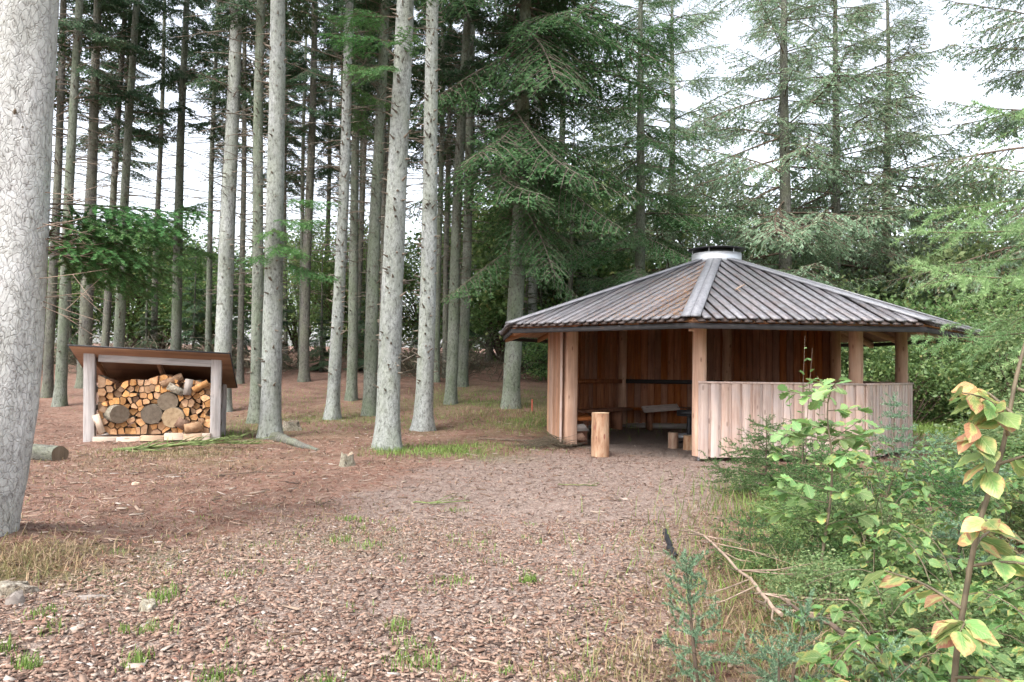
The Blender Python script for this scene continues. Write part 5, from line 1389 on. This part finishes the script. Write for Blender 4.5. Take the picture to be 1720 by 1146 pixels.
# ------------------------------------------------------------------ foreground plants on the right
def young_conifer(name, x, y, H, R0, mat, lb, seed, nlen=0.018, nwid=0.0052, spacing=0.0022, whorl=0.16, per=5, style='round', group=None, lean=0.0, ratio=0.42, up=0.35, sec=0.09, leader=True, ter=0.2, z0=0.08):
    rr = np.random.default_rng(seed)
    t = empty(name, (x, y, tz(x, y)))
    tag(t, lb, 'sapling', group)
    mb = MB(); zz = np.linspace(-0.03, H, 8)
    tube(mb, [(lean * z, 0.01 * math.sin(z * 6), z) for z in zz], np.linspace(0.007 + H * 0.007, 0.003, 8), 7); mb.obj('stem', M['twig'], t, True)
    P0, P1 = [], []; mw = MB()
    nw = max(3, int(H / whorl))
    for i in range(nw):
        s = (i + 0.3) / nw; z = z0 + (H - z0) * s; l = R0 * (1 - s) ** 0.8 + 0.05
        for j in range(per):
            az = j * 2 * math.pi / per + i * 1.1 + rr.normal() * 0.25
            ll = l * rr.uniform(0.7, 1.15)
            p0, p1, wd = bough_skeleton(ll, rr, sag=0.10, sec=sec, ratio=ratio, ter=ter, flat=0.15, lift=0.3, bare=0.1)
            pit = up * (0.4 + s) + rr.normal() * 0.12 - 0.1
            off = (lean * z, 0, z)
            P0.append(xform(p0, 1, pit, az, off)); P1.append(xform(p1, 1, pit, az, off))
            for p, r_ in wd: tube(mw, xform(p, 1, pit, az, off), np.maximum(r_, 0.0012), 3, cap=False)
    if leader:
        P0.append(np.array([(lean * H * 0.8, 0, H * 0.8)])); P1.append(np.array([(lean * (H + 0.06), 0, H + 0.06)]))
        for j in range(3):
            az = j * 2.1 + rr.random(); e = np.array([(lean * H + 0.09 * math.cos(az), 0.09 * math.sin(az), H + 0.05)])
            P0.append(np.array([(lean * H, 0, H - 0.03)])); P1.append(e)
    v, f = needles(np.concatenate(P0), np.concatenate(P1), spacing, nlen, nwid, rr, style=style, rhomb=False, ang=55, taper=0.6)
    mb = MB(); mb.add(v, f); mb.obj('foliage', M[mat], t); mw.obj('twigs', M['twig'], t)
    return t
# the blue-green saplings at the bottom
young_conifer('spruce_sapling', 0.78, 3.12, 0.52, 0.16, 'blue_spruce', 'blue-green spruce sapling with upright tip in the bottom foreground', 1, nlen=0.017, whorl=0.07, per=3, ter=0.3, ratio=0.3, up=0.9, sec=0.14, lean=-0.10, spacing=0.0011)
young_conifer('spruce_sapling', 0.98, 2.75, 0.30, 0.22, 'blue_spruce', 'low blue-green spruce seedling at the foot of the upright-tipped one', 2, nlen=0.016, whorl=0.09, per=4, ter=0.3, up=0.6, spacing=0.0014)
young_conifer('spruce_sapling', 1.08, 2.95, 0.40, 0.18, 'blue_spruce', 'small blue-green sapling right beside the upright-tipped spruce', 3, nlen=0.016, whorl=0.10, per=3, ter=0.3, up=0.5, lean=0.2, spacing=0.0014)
young_conifer('spruce_sapling', 1.28, 2.60, 0.36, 0.26, 'blue_spruce', 'spreading blue-green seedling left of the beech stem foot', 4, nlen=0.017, whorl=0.10, per=4, ter=0.3, up=0.35, spacing=0.0016)
YS = [(2.62, 7.75, 0.80, 0.75, 'young_spruce', 'broad bushy green spruce at the corner of the half wall'), (3.1, 8.0, 0.7, 0.7, 'young_spruce', 'green spruce sapling between the bushy corner one and the half wall'), (2.9, 6.9, 0.55, 0.65, 'fir_bright', 'dark green bushy spruce in front of the bushy corner one'),
      (3.75, 7.4, 1.0, 0.35, 'blue_spruce', 'slim blue-grey spruce with pointed tip against the half wall'), (4.5, 8.0, 0.6, 0.5, 'blue_spruce', 'blue-grey spruce nearest the right end of the half wall'), (2.35, 5.6, 0.5, 0.5, 'young_spruce', 'low green spruce behind the oak sapling stem'), (1.62, 5.1, 0.34, 0.3, 'young_spruce', 'tiny green spruce in the grass at the path edge'),
      (3.3, 5.9, 0.5, 0.6, 'fir_bright', 'dark spruce in the middle of the right thicket'), (2.55, 4.3, 0.45, 0.45, 'blue_spruce', 'low blue-green spruce under the bramble leaves'), (4.0, 6.3, 0.5, 0.55, 'blue_spruce', 'blue-grey spruce deep in the right thicket')]
for j, (x, y, H, R0, mt, lb) in enumerate(YS):
    young_conifer('spruce_sapling', x, y, H, R0, mt, lb, 20 + j, nlen=0.026, nwid=0.0085, spacing=0.0048, whorl=0.12, per=6, ter=0.13, sec=0.09, ratio=0.5, up=0.35)

# leaf meshes
def leaf_mesh(name, outline, mat, fold=0.18, curl=0.15, wave=0.0):
    """outline: half widths along the length (x 0..1)"""
    xs_ = [o[0] for o in outline]; ws = [o[1] for o in outline]; n = len(xs_)
    def zf(x, yv): return fold * abs(yv) - curl * x * x * 0.5 + wave * math.sin(x * 30) * abs(yv)
    v = [(x, 0, zf(x, 0)) for x in xs_] + [(x, w, zf(x, w)) for x, w in zip(xs_, ws)] + [(x, -w, zf(x, -w)) for x, w in zip(xs_, ws)]
    f = []
    for i in range(n - 1):
        f += [(i, i + 1, n + i + 1, n + i), (i, 2 * n + i, 2 * n + i + 1, i + 1)]
    mb = MB(); mb.add(v, f)
    mb.add([(-0.22, -0.008, 0), (0, -0.01, 0), (0, 0.01, 0.0), (-0.22, 0.008, 0)], [(0, 1, 2, 3)])
    return mb.mesh(name, mat, True)
beechL = [leaf_mesh('leaf', [(0, 0.005), (0.08, 0.13), (0.2, 0.24), (0.35, 0.315), (0.5, 0.325), (0.65, 0.28), (0.8, 0.18), (0.92, 0.07), (1.0, 0.003)], M['beech_leaf'], f_, c_, 0.10) for f_, c_ in ((0.12, 0.15), (0.3, 0.35), (0.05, 0.5))]
oak_o = [(0, 0.01), (0.10, 0.05), (0.18, 0.13), (0.24, 0.09), (0.32, 0.20), (0.40, 0.28), (0.46, 0.17), (0.54, 0.25), (0.64, 0.34), (0.70, 0.20), (0.78, 0.25), (0.86, 0.23), (0.92, 0.13), (0.97, 0.11), (1.0, 0.004)]
oakL = [leaf_mesh('leaf', oak_o, M['oak_leaf'], f_, c_) for f_, c_ in ((0.1, 0.2), (0.25, 0.4))]
bram_o = [(0, 0.005), (0.06, 0.2), (0.14, 0.27), (0.2, 0.33), (0.3, 0.345), (0.36, 0.385), (0.5, 0.35), (0.55, 0.365), (0.7, 0.26), (0.75, 0.26), (0.88, 0.12), (1.0, 0.003)]
bramL = [leaf_mesh('leaf', bram_o, M['bramble_leaf'], f_, c_, 0.12) for f_, c_ in ((0.25, 0.7), (0.45, 0.25))]
smallL = [leaf_mesh('leaf', [(0, 0.005), (0.15, 0.18), (0.4, 0.28), (0.65, 0.24), (0.85, 0.12), (1, 0.003)], M['oak_leaf'], 0.15, 0.1)]
def put_leaf(me, parent, pos, az, pitch, size, roll=0.0, k=1.0):
    o = link('leaf', me, parent, loc=tuple(pos)); o.rotation_euler = Euler((roll, -pitch, az), 'XYZ'); o.scale = (size, size * k, size)
    return o
def curve(pts, n):
    pts = np.array(pts, float); t = np.linspace(0, 1, len(pts)); s = np.linspace(0, 1, n)
    q = np.stack([np.interp(s, t, pts[:, i]) for i in range(3)], -1)
    for _ in range(2): q[1:-1] = (q[:-2] + 2 * q[1:-1] + q[2:]) / 4
    return q

# beech sapling close to the camera
rl = np.random.default_rng(81)
BX, BY = 1.04, 1.80
beech = empty('beech_sapling', (BX, BY, tz(BX, BY)))
tag(beech, 'near beech sapling with large yellowing brown-edged leaves at the right edge', 'sapling')
bz = -tz(BX, BY)
stemp = curve([(0.0, 0, -0.02), (0.0, 0, 0.35), (0.012, 0, 0.63), (0.045, 0.0, 0.82), (0.07, 0.0, 0.955), (0.126, 0, 1.11), (0.155, 0.01, 1.22), (0.18, 0.02, 1.32), (0.25, 0.04, 1.50)], 28)
mb = MB(); tube(mb, stemp, np.linspace(0.0082, 0.004, 28), 10, jitter=0.02); mb.obj('stem', M['stem_green'], beech, True)
def twig_of(parent, pts, r0, r1, mat='stem_green', n=9):
    q = curve(pts, n); mb = MB(); tube(mb, q, np.linspace(r0, r1, n), 6, cap=True); mb.obj('twig', M[mat], parent, True); return q
TW = [  # twig polyline, leaf count, leaf size
 ([(0.145, 0, 1.17), (0.11, -0.03, 1.22), (0.07, -0.05, 1.26), (0.0, -0.06, 1.27)], 7, 0.078),
 ([(0.10, 0, 1.04), (0.075, -0.03, 1.10), (0.06, -0.04, 1.16), (0.03, -0.05, 1.20)], 5, 0.075),
 ([(0.12, 0, 1.10), (0.18, -0.03, 1.13), (0.26, -0.05, 1.14)], 4, 0.08),
 ([(0.155, 0, 1.22), (0.13, 0.05, 1.27), (0.10, 0.08, 1.28)], 4, 0.075),
 ([(0.17, 0, 1.28), (0.2, -0.05, 1.26), (0.22, -0.09, 1.22)], 4, 0.075),
 ([(0.075, 0, 0.96), (0.04, -0.06, 0.98), (0.03, -0.1, 0.985)], 4, 0.07),
 ([(0.055, 0, 0.86), (0.11, -0.06, 0.89), (0.16, -0.1, 0.88), (0.20, -0.12, 0.87)], 6, 0.082),
 ([(0.06, 0, 0.90), (0.12, 0.06, 0.92), (0.18, 0.1, 0.93)], 4, 0.078),
 ([(0.025, 0, 0.70), (0.0, -0.05, 0.75), (-0.02, -0.1, 0.76), (-0.05, -0.13, 0.75)], 7, 0.088),
 ([(0.01, 0, 0.6), (0.06, -0.08, 0.63), (0.1, -0.12, 0.62)], 5, 0.082),
 ([(0.0, 0, 0.50), (-0.12, -0.05, 0.58), (-0.24, -0.08, 0.62), (-0.36, -0.1, 0.6)], 9, 0.07),
 ([(0.03, 0, 0.76), (-0.02, 0.06, 0.80), (-0.1, 0.1, 0.82)], 4, 0.07),
 ([(0.0, 0, 0.45), (0.1, 0.05, 0.5), (0.2, 0.05, 0.52)], 5, 0.075),
]
for pts, nl, sz in TW:
    if nl == 0: continue
    q = twig_of(beech, pts, 0.0045, 0.0018)
    nl = int(nl * 2.0)
    for j in range(nl):
        s = 0.25 + 0.75 * j / max(1, nl - 1); p = q[min(len(q) - 1, int(s * (len(q) - 1)))]
        d = q[-1] - q[0]; az = math.atan2(d[1], d[0]) + (0.9 if j % 2 else -0.9) * (0.2 if j == nl - 1 else 1) + rl.normal() * 0.3
        put_leaf(beechL[rl.integers(3)], beech, p, az, rl.uniform(-0.75, 0.05), sz * rl.uniform(0.75, 1.1), rl.normal() * 0.5)

# oak sapling
OX, OY = 1.80, 4.45
oak = empty('oak_sapling', (OX, OY, tz(OX, OY)))
tag(oak, 'young oak with lobed pale green leaves in front of the half wall', 'sapling')
q0 = curve([(0, 0, -0.02), (0.05, 0.02, 0.3), (0.10, 0.05, 0.5), (0.12, 0.05, 0.8), (0.10, 0.1, 1.05), (0.12, 0.1, 1.22)], 20)
mb = MB(); tube(mb, q0, np.linspace(0.011, 0.003, 20), 8, jitter=0.04); mb.obj('stem', M['stem_green'], oak, True)
nleaf = 0
for j in range(26):
    s = rl.uniform(0.42, 1.0) if j > 3 else 0.35; b = q0[int(s * 19)]
    az = rl.uniform(0, 6.28); l = rl.uniform(0.18, 0.50) * (1.2 - 0.6 * abs(s - 0.7))
    e = b + np.array([math.cos(az) * l, math.sin(az) * l, rl.uniform(-0.02, 0.18)])
    q = twig_of(oak, [b, (b + e) / 2 + rl.normal(size=3) * 0.015, e], 0.003, 0.0012, n=6)
    for k in range(rl.integers(9, 13)):
        u = 0.3 + 0.7 * rl.random(); p = q[min(5, int(u * 5))]
        put_leaf(oakL[rl.integers(2)], oak, p, az + rl.uniform(-1.5, 1.5), rl.uniform(-0.6, 0.5), rl.uniform(0.07, 0.125), rl.normal() * 0.5)
# slender twiggy shrub whose tip stands over the half wall
BKX, BKY = 2.85, 7.35
bk = empty('slender_shrub', (BKX, BKY, tz(BKX, BKY)))
tag(bk, 'slender small-leaved shoot whose tip rises above the half wall', 'shrub')
for (dx, dy, h) in ((-0.02, 0, 1.62), (0.04, 0.03, 1.5), (-0.10, 0.02, 1.1), (0.1, -0.05, 1.0)):
    q = curve([(dx * 0.3, dy, 0), (dx, dy, h * 0.5), (dx * 1.4 + 0.04 * (h > 1.45), dy, h)], 14)
    mb = MB(); tube(mb, q, np.linspace(0.006, 0.0015, 14), 6); mb.obj('stem', M['twig'], bk, True)
    for k in range(26):
        u = rl.uniform(0.35, 1.0); p = q[int(u * 13)]
        put_leaf(smallL[0], bk, p, rl.uniform(0, 6.28), rl.uniform(-0.2, 0.9), rl.uniform(0.04, 0.065), rl.normal() * 0.4, 0.9)
# brambles and hazel shoots
def bramble(x, y, lb, seed, n_stem=6, reach=0.55, h=0.55, leaf=0.07, name='bramble_bush', max_leaf=120, cat='bramble', lm=None, group=None):
    rr = np.random.default_rng(seed)
    t = empty(name, (x, y, tz(x, y))); tag(t, lb, cat, group)
    cnt = 0
    for s in range(n_stem):
        az = rr.uniform(0, 6.28); l = reach * rr.uniform(0.5, 1.1); hh = h * rr.uniform(0.6, 1.2)
        q = curve([(0, 0, -0.02), (math.cos(az) * l * 0.25, math.sin(az) * l * 0.25, hh * 0.75), (math.cos(az) * l * 0.65, math.sin(az) * l * 0.65, hh), (math.cos(az) * l, math.sin(az) * l, hh * 0.75)], 12)
        mb = MB(); tube(mb, q, np.linspace(0.0035, 0.0014, 12), 5); mb.obj('stem', M['stem_green'], t, True)
        for i in range(2, 12):
            for tri in range(3 if rr.random() < 0.75 else 1):
                if cnt >= max_leaf: break
                a2 = az + (1.2 if i % 2 else -1.2) + (tri - 1) * 0.9 + rr.normal() * 0.2
                off = np.array([math.cos(az + (1.2 if i % 2 else -1.2)), math.sin(az + (1.2 if i % 2 else -1.2)), 0.2]) * 0.04
                put_leaf((lm or bramL)[rr.integers(2)], t, q[i] + off, a2, rr.uniform(-0.6, 0.25), leaf * rr.uniform(0.7, 1.2), rr.normal() * 0.4); cnt += 1
    return t
BR = [(1.55, 3.05, 'bramble right of the low blue-green seedlings'), (1.95, 3.35, 'bramble behind the foot of the beech sapling'), (2.3, 3.8, 'bramble between beech stem and oak sapling'), (2.0, 2.6, 'bramble in the bottom right corner'), (2.75, 4.3, 'bramble at the right edge below the middle'), (2.35, 4.9, 'bramble just right of the oak sapling'), (3.0, 5.0, 'bramble in the right thicket beyond the oak'),
      (2.9, 6.0, 'bramble behind the oak sapling leaves'), (3.6, 5.5, 'bramble deep in the thicket at the right edge'), (1.35, 2.55, 'bramble left of the beech stem at the picture bottom'), (3.5, 6.8, 'bramble before the slim blue-grey spruce'), (4.4, 7.0, 'bramble before the right end of the half wall')]
BR += [(1.75, 2.75, 'bramble just behind the beech stem foot'), (2.15, 3.05, 'bramble right of the beech stem foot'), (2.55, 3.45, 'bramble at the right edge above the corner one'), (3.2, 4.6, 'bramble at the right edge, mid height'), (2.0, 4.15, 'bramble at the foot of the oak stem, right side'), (3.2, 6.5, 'bramble among the spruces before the half wall'), (3.9, 6.0, 'bramble far back at the right edge')]
for j, (x, y, lb) in enumerate(BR):
    bramble(x, y, lb, 200 + j, n_stem=6, reach=0.6, h=0.30 + 0.045 * min(y, 6) , leaf=0.058, max_leaf=130)
# low ground cover between the saplings
rcv = np.random.default_rng(17)
for j in range(16):
    y = rcv.uniform(2.5, 7.2); x = np.interp(y, [2.5, 4, 5, 6, 7.5], [1.0, 1.45, 1.75, 2.0, 2.7]) + rcv.uniform(0, 1.3)
    s = rcv.uniform(0.14, 0.24)
    plantthing('bilberry_cover', (shrubA + shrubP)[j % 5], x, y, 'knee-low leafy plant filling the ground between the saplings at the right', 'plant', 'low leafy plants between the saplings', (s, s, s * rcv.uniform(0.5, 0.8)), rcv.uniform(0, 6))
for j in range(14):
    y = rcv.uniform(3.0, 6.6); x = np.interp(y, [2.5, 4, 5, 6, 7.5], [1.05, 1.5, 1.8, 2.1, 2.7]) + rcv.uniform(0, 1.1)
    young_conifer('spruce_seedling', x, y, rcv.uniform(0.16, 0.3), rcv.uniform(0.22, 0.34), 'young_spruce' if j % 2 else 'fir_bright', 'shin-high green spruce seedling in the ground cover at the right', 300 + j, nlen=0.020, nwid=0.0075, spacing=0.0042, whorl=0.06, per=5, ter=0.12, sec=0.08, ratio=0.5, up=0.4, z0=0.03, group='spruce seedlings in the ground cover')
# leafy mass further right
for j, (x, y, s, pale) in enumerate(((4.6, 6.6, 0.40, 0), (5.6, 8.2, 0.5, 1), (5.2, 7.4, 0.45, 0), (6.6, 9.2, 0.55, 0), (6.4, 7.9, 0.5, 1), (7.6, 10.4, 0.6, 0), (4.0, 5.4, 0.33, 1), (8.4, 12, 0.6, 1))):
    plantthing('leafy_shrub', (shrubP if pale else shrubA)[j % 2], x, y, 'low pale leafy shrub right of the half wall' if pale else 'low green leafy shrub right of the half wall', 'shrub', 'low pale shrubs at the right' if pale else 'low green shrubs at the right', (s, s, s * 0.5), rs.uniform(0, 6))
# young larch standing just out of view, boughs reaching in from the right
la = empty('larch_tree', (3.35, 4.0, tz(3.35, 4.0)))
tag(la, 'young larch with soft pale green boughs reaching in from the right edge', 'tree')
mb = MB(); tube(mb, [(0, 0, -0.05), (0.02, 0, 1.5), (0, 0.02, 3.0), (0.02, 0, 4.2)], [0.05, 0.04, 0.025, 0.008], 10); mb.obj('trunk', M['bark_brown'], la, True)
rlr = np.random.default_rng(91)
for (z, az, pit, L) in ((2.02, 3.05, 0.10, 1.25), (1.72, 3.3, 0.16, 1.35), (2.25, 2.75, 0.05, 1.1), (1.50, 2.85, 0.05, 1.1), (1.9, 2.4, 0.1, 1.1), (2.55, 3.3, 0.2, 1.0), (1.35, 3.5, 0.1, 0.9), (1.65, 2.2, 0.0, 1.0), (2.3, 0.5, 0.1, 1.2), (1.8, 5.2, 0.1, 1.1), (2.9, 1.5, 0.3, 0.9), (3.2, 4.5, 0.4, 0.7)):
    fine_bough(la, (0, 0, z), az, pit, L, 'larch', rlr, nlen=0.036, nwid=0.0055, spacing=0.0019, sk=dict(sec=0.16, ter=0.24, sag=0.14, ratio=0.42, flat=0.3, hang=0.25), style='round', wood='stem_green', ang=62)

# pieces too small to pick apart singly
for o in COL.objects:
    if o.parent is not None and o.name.split('.')[0] in ('branch_stubs', 'dead_branches', 'crown', 'low_crown', 'crown_branches', 'foliage', 'stems', 'twigs', 'bough', 'bough_wood'):
        o['kind'] = 'stuff'
